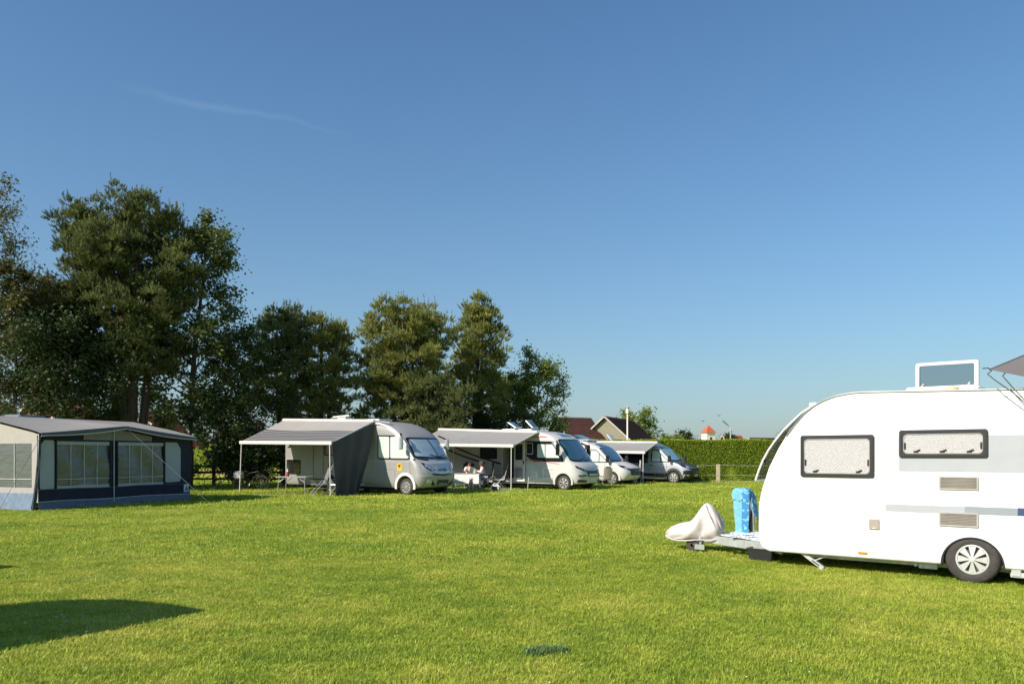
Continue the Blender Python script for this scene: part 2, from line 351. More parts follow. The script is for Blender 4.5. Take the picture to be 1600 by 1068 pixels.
def scatter(name, pts, scl, sources, seed):
    """places copies of the source clumps on the points through geometry nodes"""
    rng = np.random.default_rng(seed); me = bpy.data.meshes.new(name); me.vertices.add(len(pts)); me.vertices.foreach_set('co', np.asarray(pts, np.float32).ravel())
    at = me.attributes.new('rot', 'FLOAT_VECTOR', 'POINT'); r = np.zeros((len(pts), 3), np.float32); r[:, 2] = rng.uniform(0, 6.283, len(pts)); r[:, :2] = rng.normal(0, .12, (len(pts), 2)); at.data.foreach_set('vector', r.ravel())
    a2 = me.attributes.new('scl', 'FLOAT', 'POINT'); a2.data.foreach_set('value', np.asarray(scl, np.float32))
    o = link(name, me, None)
    c = bpy.data.collections.new(name+'_sources')
    for s_ in sources: c.objects.link(bpy.data.objects.new('grass_clump', s_))
    ng = bpy.data.node_groups.new(name, 'GeometryNodeTree'); ng.interface.new_socket('Geometry', in_out='INPUT', socket_type='NodeSocketGeometry'); ng.interface.new_socket('Geometry', in_out='OUTPUT', socket_type='NodeSocketGeometry')
    n, l = ng.nodes, ng.links; gi, go = n.new('NodeGroupInput'), n.new('NodeGroupOutput')
    ci = n.new('GeometryNodeCollectionInfo'); ci.inputs['Collection'].default_value = c; ci.inputs['Separate Children'].default_value = True; ci.inputs['Reset Children'].default_value = True
    ip = n.new('GeometryNodeInstanceOnPoints'); ip.inputs['Pick Instance'].default_value = True
    ra = n.new('GeometryNodeInputNamedAttribute'); ra.data_type = 'FLOAT_VECTOR'; ra.inputs['Name'].default_value = 'rot'
    sa = n.new('GeometryNodeInputNamedAttribute'); sa.data_type = 'FLOAT'; sa.inputs['Name'].default_value = 'scl'
    er = n.new('FunctionNodeEulerToRotation')
    l.new(gi.outputs[0], ip.inputs['Points']); l.new(ci.outputs[0], ip.inputs['Instance']); l.new(ra.outputs['Attribute'], er.inputs[0]); l.new(er.outputs[0], ip.inputs['Rotation']); l.new(sa.outputs['Attribute'], ip.inputs['Scale']); l.new(ip.outputs[0], go.inputs[0])
    md = o.modifiers.new('scatter', 'NODES'); md.node_group = ng
    return o
blade_m = grass_material('grass_blades', True)
def field_points(n, y0, y1, seed, wid=.74):
    rng = np.random.default_rng(seed); y = np.sqrt(rng.uniform(y0*y0, y1*y1, n)); x = rng.uniform(-1, 1, n)*(wid*y+.6); return np.stack([x, y, np.zeros(n)], 1), rng
near_src = [clump(i, 16, .055, .031, .0052, 1.15) for i in range(7)]
mid_src = [clump(20+i, 26, .13, .038, .009, 1.1) for i in range(6)]
far_src = [clump(40+i, 34, .30, .045, .019, 1.1) for i in range(5)]
for me in near_src+mid_src+far_src: me.materials.append(blade_m)
P1, rg = field_points(92000, 4.6, 12.5, 1); sc1 = rg.uniform(.75, 1.25, len(P1))
P2, rg = field_points(70000, 12, 24, 2); sc2 = rg.uniform(.75, 1.2, len(P2))
P3, rg = field_points(52000, 23.5, 56, 3); sc3 = rg.uniform(.75, 1.2, len(P3))
# the darker tuft of coarse grass in the foreground
rg = np.random.default_rng(8); q = rg.normal(0, 1, (420, 2)); tuft = np.stack([.27+np.clip(q[:, 0], -1.7, 1.7)*.085, 6.42+np.clip(q[:, 1], -1.6, 1.6)*.055+q[:, 0]*.02, np.zeros(420)], 1)
for nm, P, sc, src, sd_ in (('grass', P1, sc1, near_src, 5), ('grass', P2, sc2, mid_src, 6), ('grass', P3, sc3, far_src, 7)):
    tag(scatter(nm, P, sc, src, sd_), kind='stuff')
dk = mat('dark_grass', (.10, .185, .05), .6, var=.3, scale=30)
tuft_src = [clump(70+i, 12, .03, .05, .006, .6) for i in range(3)]
for me in tuft_src: me.materials.append(dk)
tag(scatter('dark_grass', tuft, rg.uniform(.7, 1.2, 420), tuft_src, 9), kind='stuff')
# daisies: tiny white heads in the turf
rg = np.random.default_rng(12); DV, DF = [], []
for cx, cy, n_, sp in ((-4.2, 7.6, 60, .55), (-3.0, 8.6, 14, .5), (5.0, 8.3, 26, .9), (3.5, 9.5, 18, 1.2), (-6, 10.5, 40, 1.6), (0, 12, 40, 4), (-7, 15, 60, 3), (1.3, 5.9, 7, .8)):
    for k in range(n_):
        x, y = cx+rg.normal(0, sp), cy+rg.normal(0, sp*.6); z = rg.uniform(.03, .045); r = rg.uniform(.006, .010); n = len(DV)
        DV += [(x+r*cos(a*pi/3), y+r*sin(a*pi/3), z+(.004 if a % 2 else 0)) for a in range(6)]; DF += [(n, n+1, n+2), (n, n+2, n+3), (n, n+3, n+4), (n, n+4, n+5)]
tag(link('daisies', np_mesh('daisies', DV, DF), mat('daisy_petals', (.8, .8, .76), .6, var=.05)), kind='stuff')

# ------------------------------------------------------------------ trees and hedges
bark = mat('pine_bark', (.085, .058, .042), .9, var=.4, scale=5, bump=.6, bscale=14, stretch=(3, 3, .7))
bark2 = mat('grey_bark', (.075, .066, .055), .9, var=.35, scale=6, bump=.5, bscale=18, stretch=(3, 3, .6))
pine_l = leaf_mat('pine_needles', (.024, .042, .012), (.24, .265, .085), .25, (.55, .50, .24), 1.7)
pine_l2 = leaf_mat('yellowish_pine_needles', (.034, .056, .013), (.40, .41, .105), .25, (.70, .62, .27), 1.7)
oak_l = leaf_mat('oak_leaves', (.034, .066, .018), (.16, .185, .045), .35, (.30, .16, .04), .7)
bronze_l = leaf_mat('bronze_leaves', (.05, .058, .018), (.16, .15, .04), .3, (.24, .12, .035), .6)
green_l = leaf_mat('fresh_leaves', (.07, .13, .028), (.27, .32, .07), .35, None, .6)
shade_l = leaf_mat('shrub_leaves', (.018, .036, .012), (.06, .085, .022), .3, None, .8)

def needles(base, axis, L, rng, per=22, nl=.135, w=.027):
    """arrays of shoots (base, axis, length) -> triangles of needles set like a bottle brush"""
    n = len(base); B = np.repeat(base, per, 0); A = np.repeat(axis, per, 0); LL = np.repeat(L, per); m = n*per
    t = rng.uniform(0, 1, m); rad = rng.normal(0, 1, (m, 3)); rad -= (rad*A).sum(1, keepdims=True)*A; rad /= np.linalg.norm(rad, axis=1, keepdims=True)+1e-6
    open_ = (.95-.55*t)[:, None]; d = A*(1-.35*open_)+rad*open_*.75; d /= np.linalg.norm(d, axis=1, keepdims=True)
    p0 = B+A*(t*LL)[:, None]; ln = nl*rng.uniform(.7, 1.2, m)*(.75+LL*.6); side = np.cross(d, rng.normal(0, 1, (m, 3))); side /= np.linalg.norm(side, axis=1, keepdims=True)+1e-6
    ww = (w*rng.uniform(.7, 1.3, m))[:, None]
    V = np.stack([p0-side*ww*.5, p0+side*ww*.5, p0+d*ln[:, None]], 1).reshape(-1, 3)
    return V
def pine(x, y, h, rx, base, seed, label, limbs=70, m=None, trunks=((0, 0),), top=.35, skew=0., dens=1., point=2.):
    rng = np.random.default_rng(seed); root = empty('pine_tree', (x, y, 0), 0, label, 'tree', 'pines along the camp site edge')
    tb = MB(); SB, SA, SL = [], [], []
    axes = []
    for k, (dx, dy) in enumerate(trunks):
        pts = []
        for i in range(9):
            s_ = i/8; pts.append((dx*.12+dx*s_**.8+.1*sin(3*s_+seed+k), dy*.12+dy*s_**.8+.1*cos(2.5*s_+seed), h*.94*s_*(1 if k == 0 else .88)))
        r0 = .021*h*(1 if k == 0 else .75)
        tb.tube([(pts[0][0], pts[0][1], -.15)]+pts[1:], [r0*(1.15-.97*i/8) for i in range(9)], 9); axes.append(pts)
    def on_axis(a, z):
        for i in range(len(a)-1):
            if a[i+1][2] >= z: 
                t = (z-a[i][2])/(a[i+1][2]-a[i][2]); return Vector(a[i]).lerp(Vector(a[i+1]), t)
        return Vector(a[-1])
    for i in range(limbs):
        f = (i+.5)/limbs; z = base+(h*.97-base)*(f**.9); t = (z-base)/(h-base)
        R = rx*(max(.04, 1-((t-top)/(1-top))**point)**.62 if t > top else .62+.38*t/top)*rng.uniform(.68, 1.15)
        az = i*2.39996+rng.uniform(-.4, .4); a = axes[i % len(axes)]; st = on_axis(a, z*.93)
        d = Vector((cos(az), sin(az), 0)); R *= 1+skew*cos(az); up = rng.uniform(.05, .4)+.75*t
        side = Vector((-d.y, d.x, 0)); bend = rng.uniform(-.25, .25)
        cur = lambda s_: st+d*R*s_+side*bend*R*s_*s_+Vector((0, 0, R*(up*s_*s_*.7+.05*s_)-.12*R*s_*(1-t)*(1-s_)))
        tb.tube([cur(s_) for s_ in (0, .3, .6, .9)], [.012*h*.25*(1-.5*t)+.012, .03*(1-.4*t)+.008, .018, .008], 5, False)
        if t < .05: continue
        nc = max(2, int(R*2.3*dens*(.5+.5*min(1, t/.35))+rng.random()))
        for j in range(nc):         # rounded puffs of upright shoots at the branch ends, dark gaps between
            s_ = 1.0 if j == 0 else rng.uniform(.35, .95); c = cur(s_)+side*rng.normal(0, .22+.13*R)*(j > 0)+Vector((0, 0, rng.normal(.05, .12)))
            if j: tb.tube([cur(s_*.85), c], [.014, .006], 3, False)
            rc = rng.uniform(.30, .52)*(1-.25*t)
            for k in range(int(62*rc*rc/.16*.62)+6):
                u = Vector(rng.normal(0, 1, 3)); u.normalize(); u.z = abs(u.z)*1.1-.3
                q = c+Vector((u.x*rc, u.y*rc, u.z*rc*.62))*rng.uniform(.55, 1.0)
                ax = Vector((u.x*.75, u.y*.75, .55+.55*max(0, u.z)))+Vector(rng.normal(0, .16, 3)); ax.normalize()
                SB.append(q); SA.append(ax); SL.append(rng.uniform(.15, .30))
            for k in range(3):      # upright candles on top of the puff
                SB.append(c+Vector((rng.normal(0, rc*.4), rng.normal(0, rc*.4), rc*.45))); SA.append(Vector((rng.normal(0, .12), rng.normal(0, .12), 1)).normalized()); SL.append(rng.uniform(.28, .52))
    for k in range(int(10*dens)):      # leaders at the top
        q = Vector(axes[0][-1])+Vector((rng.normal(0, .22), rng.normal(0, .22), rng.uniform(-.6, .15))); SB.append(q); SA.append(Vector((rng.normal(0, .1), rng.normal(0, .1), 1)).normalized()); SL.append(rng.uniform(.25, .5))
    tb.build('trunk', bark, root)
    V = needles(np.array(SB, float), np.array(SA, float), np.array(SL), rng); F = np.arange(len(V)).reshape(-1, 3)
    link('crown', np_mesh('pine_crown', V, F), m or pine_l, root)
    return root
def leaves_np(C, rng, per, spread, size):
    n = len(C)*per; P = np.repeat(C, per, 0)+rng.normal(0, 1, (n, 3))*np.repeat(spread, per)[:, None]*np.array([1, 1, .8])
    d = rng.normal(0, 1, (n, 3)); d[:, 2] *= .5; d /= np.linalg.norm(d, axis=1, keepdims=True); s_ = np.cross(d, rng.normal(0, 1, (n, 3))); s_ /= np.linalg.norm(s_, axis=1, keepdims=True)+1e-6
    L = (size*rng.uniform(.7, 1.3, n))[:, None]; V = np.stack([P-d*L*.5, P+s_*L*.32, P+d*L*.5, P-s_*L*.32], 1).reshape(-1, 3)
    return V
def broadleaf(name, x, y, h, rx, base, seed, label, m, limbs=26, twigs=13, per=34, size=.13, group=None, cat='tree', trunk_r=.018, lean=(0, 0), low=.5, spread=.26, stems=1, bk=None):
    rng = np.random.default_rng(seed); root = empty(name, (x, y, 0), 0, label, cat, group); tb = MB(); C, SP = [], []
    tr = []
    for k in range(stems):
        lx, ly = (lean[0]+rng.uniform(-1, 1)*.25*rx*(stems > 1), lean[1]+rng.uniform(-1, 1)*.25*rx*(stems > 1)); bx = rng.normal(0, .25)*(stems > 1)
        pts = [(bx+lx*(i/7)**1.3+.08*sin(i*1.1+seed+k), ly*(i/7)**1.3+.08*cos(i*1.3+seed), h*.9*i/7) for i in range(8)]
        tb.tube([(pts[0][0], pts[0][1], -.15)]+pts[1:], [trunk_r*h*(1.1-.95*i/7)/(1 if stems == 1 else 1.5) for i in range(8)], 8); tr.append(pts)
    for i in range(limbs):
        f = (i+.5)/limbs; z0 = base*.75+(h*.88-base*.75)*f; t = f; pts = tr[i % stems]
        j = min(6, int(z0/(h*.9)*7)); tt = z0/(h*.9)*7-j; st = Vector(pts[j]).lerp(Vector(pts[j+1]), tt)
        R = rx*(low+(1-low)*sin(pi*min(1, (t+.12)/1.05))**.8)*rng.uniform(.65, 1.12); az = i*2.39996+rng.uniform(-.5, .5); d = Vector((cos(az), sin(az), 0)); up = rng.uniform(.15, .7)+.4*t
        bend = Vector(rng.normal(0, .25, 3))
        cur = lambda s_: st+d*R*s_+Vector((0, 0, R*up*s_))+bend*R*s_*s_*.5
        tb.tube([cur(s_) for s_ in (0, .33, .66, 1)], [.0065*h*(1-.6*t)+.01, .03, .018, .006], 5, False)
        for k in range(twigs):
            s_ = rng.uniform(.25, 1.0)**.7; c = cur(s_); e = c+Vector(rng.normal(0, 1, 3))*R*.17+Vector((0, 0, .1)); 
            tb.tube([c, c.lerp(e, .5)+Vector(rng.normal(0, .05, 3)), e], [.012, .008, .004], 3, False); C.append(e); SP.append(spread*rng.uniform(.6, 1.25))
            C.append(c.lerp(e, .55)); SP.append(spread*.6)
    tb.build('trunk', bk or bark2, root)
    V = leaves_np(np.array(C, float), rng, per, np.array(SP), size); F = np.arange(len(V)).reshape(-1, 4); keep = V[:, 2].reshape(-1, 4).min(1) > .02
    link('crown', np_mesh('leaf_crown', V, F[keep]), m, root)
    return root

pine(-17.3, 36, 14.0, 2.75, 4.6, 11, 'tall broad pine with several dark trunks behind the navy awning tent', 120, pine_l, trunks=((.3, 0), (-1.5, .4), (-.6, -.3), (.9, .5)), dens=1.15)
pine(-20.3, 36.5, 9.4, 2.3, 4.2, 12, 'lower pine at the left edge of the picture, left of the tallest pine', 60, pine_l, trunks=((-.5, 0),))
broadleaf('oak_tree', -15.3, 37.5, 13.0, 3.0, 3.4, 13, 'sparse airy oak with orange-tinged leaf tips, right of the tallest pine', oak_l, 40, 13, 20, .15, 'broadleaved trees along the camp site edge', lean=(.9, 0), low=.45, spread=.24, trunk_r=.014)
broadleaf('birch_tree', -22.6, 34, 14.2, 2.7, 4, 14, 'tall thin-leaved tree cut by the left edge of the picture', bronze_l, 34, 12, 13, .12, 'broadleaved trees along the camp site edge', low=.5, spread=.26, trunk_r=.012)
broadleaf('bronze_tree', -20.9, 33.5, 10.3, 1.9, 3, 15, 'bronze-leaved tree with reddish tips in front of the left pines', bronze_l, 26, 13, 20, .13, 'broadleaved trees along the camp site edge', spread=.26, trunk_r=.012)
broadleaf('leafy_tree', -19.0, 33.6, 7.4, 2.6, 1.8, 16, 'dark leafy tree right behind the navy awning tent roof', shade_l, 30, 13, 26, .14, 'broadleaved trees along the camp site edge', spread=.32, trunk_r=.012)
broadleaf('leafy_tree', -13.4, 39, 7.8, 2.1, 2.0, 17, 'green leafy tree between the oak and the dark twin pines', oak_l, 28, 12, 26, .13, 'broadleaved trees along the camp site edge', spread=.28, trunk_r=.012)
pine(-11.9, 42, 9.9, 1.75, 3.3, 21, 'dark pine above the striped awning, left one of the close pair', 52, pine_l, dens=1.2, point=1.5, top=.3, trunks=((.2, 0), (-.5, .2)))
pine(-10.1, 42.5, 9.4, 1.5, 3.2, 22, 'dark pine with forked yellow-green top, right one of the close pair', 50, pine_l2, dens=1.15, point=1.5, top=.3, trunks=((0, 0), (.6, 0)))
pine(-6.2, 42, 9.7, 2.15, 3.0, 23, 'wide flat-topped pine straight behind the silver motorhome', 84, pine_l2, top=.5, dens=1.15, trunks=((0, 0), (.9, .2)))
pine(-4.1, 41.5, 5.4, 2.0, 1.4, 26, 'low bushy pine between the flat-topped and the pointed pine', 44, pine_l, dens=1.1)
pine(-2.1, 46, 11.3, 1.85, 3.0, 24, 'pointed pine behind the white motorhome, rightmost of the pines', 80, pine_l2, top=.22, dens=1.05, point=1.25, trunks=((0, 0), (.3, .1)))
broadleaf('leafy_tree', 1.6, 48, 7.7, 1.65, 2.0, 25, 'round light-crowned tree at the right end of the tree row, above the open roof hatches', green_l, 26, 10, 26, .14, 'broadleaved trees along the camp site edge', spread=.25, trunk_r=.013, low=.6)
broadleaf('leafy_tree', -.2, 48.5, 6.6, 1.7, 1.5, 27, 'small leafy tree between the pointed pine and the round light-crowned tree', green_l, 24, 11, 26, .14, 'broadleaved trees along the camp site edge', spread=.27, trunk_r=.013)
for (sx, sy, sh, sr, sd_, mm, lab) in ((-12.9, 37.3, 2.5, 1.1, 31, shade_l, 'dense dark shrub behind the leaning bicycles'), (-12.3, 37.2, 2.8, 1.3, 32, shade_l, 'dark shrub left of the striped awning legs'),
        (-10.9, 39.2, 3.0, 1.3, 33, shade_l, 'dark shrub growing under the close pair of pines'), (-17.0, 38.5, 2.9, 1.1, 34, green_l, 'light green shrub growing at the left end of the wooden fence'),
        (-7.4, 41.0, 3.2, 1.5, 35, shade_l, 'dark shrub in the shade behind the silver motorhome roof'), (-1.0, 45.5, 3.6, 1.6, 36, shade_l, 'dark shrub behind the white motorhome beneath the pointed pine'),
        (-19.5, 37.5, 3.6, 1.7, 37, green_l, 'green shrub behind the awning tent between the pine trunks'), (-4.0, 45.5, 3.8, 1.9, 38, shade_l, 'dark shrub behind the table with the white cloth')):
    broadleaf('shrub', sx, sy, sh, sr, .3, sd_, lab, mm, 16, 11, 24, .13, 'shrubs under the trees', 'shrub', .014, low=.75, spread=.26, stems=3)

hedge_l = leaf_mat('hedge_leaves', (.16, .24, .018), (.27, .335, .03), .25, None, 2.2)
hedge_top_l = leaf_mat('fresh_hedge_tips', (.20, .29, .015), (.38, .43, .03), .35, None, 1.5)
def hedge(x0, x1, y, h, dep, seed, label, n):
    rng = np.random.default_rng(seed); root = empty('hedge', ((x0+x1)/2, y, 0), 0, label, 'hedge'); L = x1-x0
    core = MB(); nx = int(L/.5); rows = []
    for (yy, zz) in ((-dep/2+.08, 0), (-dep/2+.1, h*.5), (-dep/2+.14, h-.1), (0, h-.07), (dep/2-.14, h-.1), (dep/2-.1, h*.5), (dep/2-.08, 0)):
        rows.append([(-L/2+.08+(L-.16)*i/nx, yy+rng.normal(0, .02), zz+rng.normal(0, .02)*(zz > .1)) for i in range(nx+1)])
    core.grid(rows); core.build('branches', hedge_l, root)
    def cards(m_, X, Y, Z, size, up):
        d = rng.normal(0, 1, (m_, 3)); d[:, 2] = d[:, 2]*.6+up; d[:, 1] -= .4; d /= np.linalg.norm(d, axis=1, keepdims=True); s_ = np.cross(d, rng.normal(0, 1, (m_, 3))); s_ /= np.linalg.norm(s_, axis=1, keepdims=True)+1e-6
        P = np.stack([X, Y, Z], 1); l_ = (size*rng.uniform(.6, 1.3, m_))[:, None]
        return np.stack([P-d*l_*.5, P+s_*l_*.28, P+d*l_*.5, P-s_*l_*.28], 1).reshape(-1, 3)
    X = rng.uniform(-L/2, L/2, n); Z = rng.uniform(.03, h-.03, n); und = .05*np.sin(X*1.7)*np.sin(Z*2.2+X*.6)+.03*np.sin(X*4.1+Z*3)
    V = cards(n, X, -dep/2+rng.uniform(-.04, .1, n)+und, Z, .07, .5); link('leaves', np_mesh('hedge_leaves', V, np.arange(len(V)).reshape(-1, 4)), hedge_l, root)
    k = n//3; X = rng.uniform(-L/2, L/2, k); V = cards(k, X, rng.uniform(-dep/2, dep/2, k), h-.05+rng.uniform(-.1, .05, k)+.03*np.sin(X*1.3)+.02*np.sin(X*3.7), .09, 1.1)
    link('fresh_tips', np_mesh('hedge_tips', V, np.arange(len(V)).reshape(-1, 4)), hedge_top_l, root)
hedge(2.2, 33, 47.8, 2.5, 1.3, 51, 'long clipped green hedge behind the right-hand vans and the rope fence', 170000)
hedge(-62, -12, 95, 3.2, 1.6, 52, 'long sunlit yellow-green hedge beyond the meadow, seen between the trunks at the left', 30000)

for (tx, ty, th_, tr_, sd_, mm, lab) in ((14.6, 93, 6.2, 2.4, 61, green_l, 'round olive tree behind the tan gabled house'), (29.5, 135, 5.2, 1.7, 62, shade_l, 'small round dark tree left of the white tower over the hedge'),
        (38.5, 140, 4.9, 1.4, 63, shade_l, 'tiny conifer-like tree beside the distant red roof'), (41.0, 118, 4.6, 1.5, 67, green_l, 'faint tree just right of the white tower'),
        (47.5, 130, 6.4, 1.7, 64, green_l, 'pointed light green tree right of the street lamp'), (51.0, 132, 5.2, 2.2, 65, green_l, 'low wide tree top furthest to the right above the hedge'), (26.0, 130, 4.2, 2.0, 66, green_l, 'low green tree top left of the small dark tree over the hedge'),
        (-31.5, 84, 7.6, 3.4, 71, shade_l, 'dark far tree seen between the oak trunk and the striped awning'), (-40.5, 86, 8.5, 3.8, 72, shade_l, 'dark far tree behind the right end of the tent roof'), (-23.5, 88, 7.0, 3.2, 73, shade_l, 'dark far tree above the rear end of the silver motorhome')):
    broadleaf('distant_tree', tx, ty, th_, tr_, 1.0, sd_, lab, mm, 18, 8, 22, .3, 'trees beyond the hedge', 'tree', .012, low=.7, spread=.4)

# ------------------------------------------------------------------ houses, tower, lamps
tan_m = mat('tan_cladding', (.25, .225, .155), .85, var=.08, scale=3, bump=.1)
roof_dk = mat('dark_brown_tiles', (.092, .044, .038), .95, spec=.1, var=.18, scale=5, bump=.3, bscale=12)
roof_rd = mat('dark_red_tiles', (.09, .042, .036), .95, spec=.1, var=.2, scale=5, bump=.3, bscale=12)
roof_or = mat('orange_tiles', (.42, .10, .04), .75, var=.2, scale=5, bump=.3, bscale=12)
plaster = mat('white_render', (.74, .71, .66), .8, var=.05, scale=1)
brick_m = mat('far_brick', (.26, .13, .09), .85, var=.2, scale=8)
def house(name, loc, rz, L, Wd, eave, ridge, wall, roof, label, chim=True):
    """gable end at local x = 0 facing -x, ridge along +x"""
    r = empty(name, loc, rz, label, 'house'); w = Wd/2
    b = MB(); b.add([(0, -w, -.1), (0, w, -.1), (0, w, eave), (0, 0, ridge-.12), (0, -w, eave), (L, -w, -.1), (L, w, -.1), (L, w, eave), (L, 0, ridge-.12), (L, -w, eave)],
                    [(0, 1, 2, 3, 4), (5, 9, 8, 7, 6), (0, 4, 9, 5), (1, 6, 7, 2), (4, 3, 8, 9), (3, 2, 7, 8), (0, 5, 6, 1)]); b.build('wall', wall, r, None)
    sl = (ridge-eave)/w
    for sg in (-1, 1):
        oy, oz = sg*(w+.35), eave-.35*sl
        rf = MB(); P = [(-.3, 0, ridge), (L+.3, 0, ridge), (L+.3, oy, oz), (-.3, oy, oz)]; Q = [(p[0], p[1], p[2]+.14) for p in P]
        rf.add(P+Q, [(0, 1, 2, 3), (4, 7, 6, 5), (0, 4, 5, 1), (1, 5, 6, 2), (2, 6, 7, 3), (3, 7, 4, 0)])
        o = rf.build('roof', roof, r, None)
        vb = MB(); vb.bar((-.34, sg*.02, ridge+.06), (-.34, oy, oz+.06), .06, .15); vb.build('verge_board', mat('dull_verge', (.42, .40, .36), .8), o, None)
        nr = int(sqrt((w+.35)**2+(ridge-oz)**2)/.34); cs = MB()
        for i in range(1, nr):
            t = i/nr; cs.bar((-.28, oy*t, ridge+(oz-ridge)*t+.155), (L+.28, oy*t, ridge+(oz-ridge)*t+.155), .08, .03)
        c = cs.build('tile_courses', roof, o, None); c['kind'] = 'stuff'
    if chim: MB().box((L*.6, 0, ridge+.35), (.6, .5, 1.0)).build('chimney', brick_m, r, None)
    for k in range(2):
        wb = MB(); wb.box((-.02, -w*.45+k*w*.9, 1.5), (.06, .9, 1.2)); f = wb.build('window', plaster, r, None); MB().box((-.055, -w*.45+k*w*.9, 1.5), (.02, .74, 1.04)).build('pane', blackg, f, None)
    return r
house('house', (9.35, 80, 0), radians(66.6), 10.5, 8.4, 1.6, 5.35, tan_m, roof_dk, 'tan gabled house with a dark brown roof rising over the hedge', False)
house('house', (4.6, 80, 0), radians(28), 3.7, 8.4, 1.6, 5.25, tan_m, roof_rd, 'house with a wide dark red roof half hidden by the round tree', False)
house('house', (-30.3, 66, 0), radians(72), 3, 4.4, 2.6, 4.9, brick_m, roof_or, 'house with an orange tiled roof seen between the oak and pine trunks', False)
house('house', (-37.2, 62, 0), radians(60), 4, 4.6, 3.8, 6.3, brick_m, roof_or, 'house with an orange roof glimpsed through the leaves at the far left')
house('house', (-40.7, 112, 0), radians(4), 5.3, 7, 3.0, 6.1, brick_m, mat('brown_red_tiles', (.07, .03, .025), .95, spec=.1), 'low house with a dark red roof above the sunlit left hedge', False)
house('house', (37.2, 140, 0), radians(30), 4, 4, 2.6, 4.9, brick_m, roof_or, 'tiny distant house with a pink-red roof left of the white tower', False)
house('house', (43.3, 145, 0), radians(30), 6, 5, 2.4, 4.6, brick_m, roof_rd, 'distant low red roof directly right of the white tower', False)
tw = empty('tower', (49.3, 200, 0), radians(18), 'small white square tower with an orange pyramid roof above the hedge', 'tower')
MB().box((0, 0, 3.55), (2.4, 2.4, 7.3)).build('wall', plaster, tw, None)
MB().add([(-1.5, -1.5, 7.1), (1.5, -1.5, 7.1), (1.5, 1.5, 7.1), (-1.5, 1.5, 7.1), (0, 0, 9.0)], [(0, 1, 4), (1, 2, 4), (2, 3, 4), (3, 0, 4), (3, 2, 1, 0)]).build('roof', roof_or, tw, None)
MB().box((0, -1.22, 5.6), (.5, .06, .8)).build('window', blackg, tw, None)
MB().tube([(0, 0, 9.0), (0, 0, 9.7)], [.06, .02]).build('finial', alu, tw)
sl = empty('street_lamp', (19.2, 70, 0), 0, 'grey street lamp with its head angled up to the left beyond the hedge', 'street lamp')
MB().tube([(0, 0, -.1), (0, 0, 4.0)], [.06, .045]).build('pole', steel, sl); MB().tube([(0, 0, 3.98), (-.25, 0, 4.2)], .03).build('arm', steel, sl)
MB().box((-.46, 0, 4.4), (.62, .24, .1), Matrix.Rotation(radians(41), 3, 'Y')).build('lamp_head', mat('grey_lamp', (.2, .21, .23), .5), sl, bevel=.02)
pl = empty('lamp_post', (9.42, 65, 0), 0, 'tall slim white post standing in front of the dark brown roof', 'post')
MB().tube([(0, 0, -.1), (0, 0, 5.0)], [.075, .06], 10).build('pole', plaster, pl); MB().lathe([(0, 5.35), (.1, 5.3), (.15, 5.1), (.13, 4.98), (0, 4.98)], 12, 'z').build('lamp_head', plaster, pl)
MB().tube([(0, 0, 5.3), (0, 0, 5.75)], .02, 6).build('rod', steel, pl)
for (bx, by, bz, lab) in ((24.0, 100, 5.8, 'small bird in the sky above the white tower roof'), (26.0, 100, 6.5, 'small bird in the sky up and right of the tower')):
    b = empty('bird', (bx, by, bz), .6, lab, 'bird', 'birds over the hedge')
    MB().tube([(-.16, 0, 0), (-.05, 0, .01), (.08, 0, .01), (.16, 0, 0)], [.008, .05, .045, .01], 8).build('body', black, b)
    for sg in (-1, 1): MB().sheet([[(-.06, sg*.03, .01), (.08, sg*.03, .01)], [(-.08, sg*.2, .07), (.05, sg*.2, .07)], [(-.1, sg*.36, .03), (-.04, sg*.36, .03)]], .008).build('wing', black, b)

# ------------------------------------------------------------------ fences
wood_lt = mat('pale_weathered_wood', (.46, .38, .24), .85, var=.2, scale=7, bump=.4, stretch=(4, 4, .6)); wood_dk = mat('dark_stained_wood', (.06, .045, .035), .9, var=.3, scale=6, bump=.4)
fe = empty('rope_fence', (11.8, 45.6, 0), 0, 'pale wooden post fence with three white rope strands in front of the hedge', 'fence')
for i, x in enumerate((-10.6, 0, 10.4)):
    MB().box((x, 0, .48), (.2, .16, 1.16), Matrix.Rotation(.01*(i-1), 3, 'Y')).build('post', wood_lt, fe, bevel=.015)
for z in (1.0, .45, .12):
    pts = []
    for a, b_ in ((-10.6, 0), (0, 10.4)):
        pts += [(a+(b_-a)*k/8, -.09, z-.05*sin(pi*k/8)) for k in range(8 if a < 0 else 9)]
    MB().tube(pts, .008, 5).build('rope', mat('white_rope', (.45, .44, .36), .8), fe)
wf = empty('wooden_fence', (-15.6, 40.5, 0), radians(-3), 'dark wooden fence with two rails between the tent and the striped awning', 'fence')
for x in (-3.4, -1.7, -.75, .45, 2.2, 4.2): MB().box((x, 0, .55), (.15, .13, 1.3)).build('post', wood_dk, wf, bevel=.012)
for z in (.38, .72, 1.02): MB().box((.4, -.085, z), (7.8, .035, .1)).build('rail', wood_dk, wf, bevel=.008)

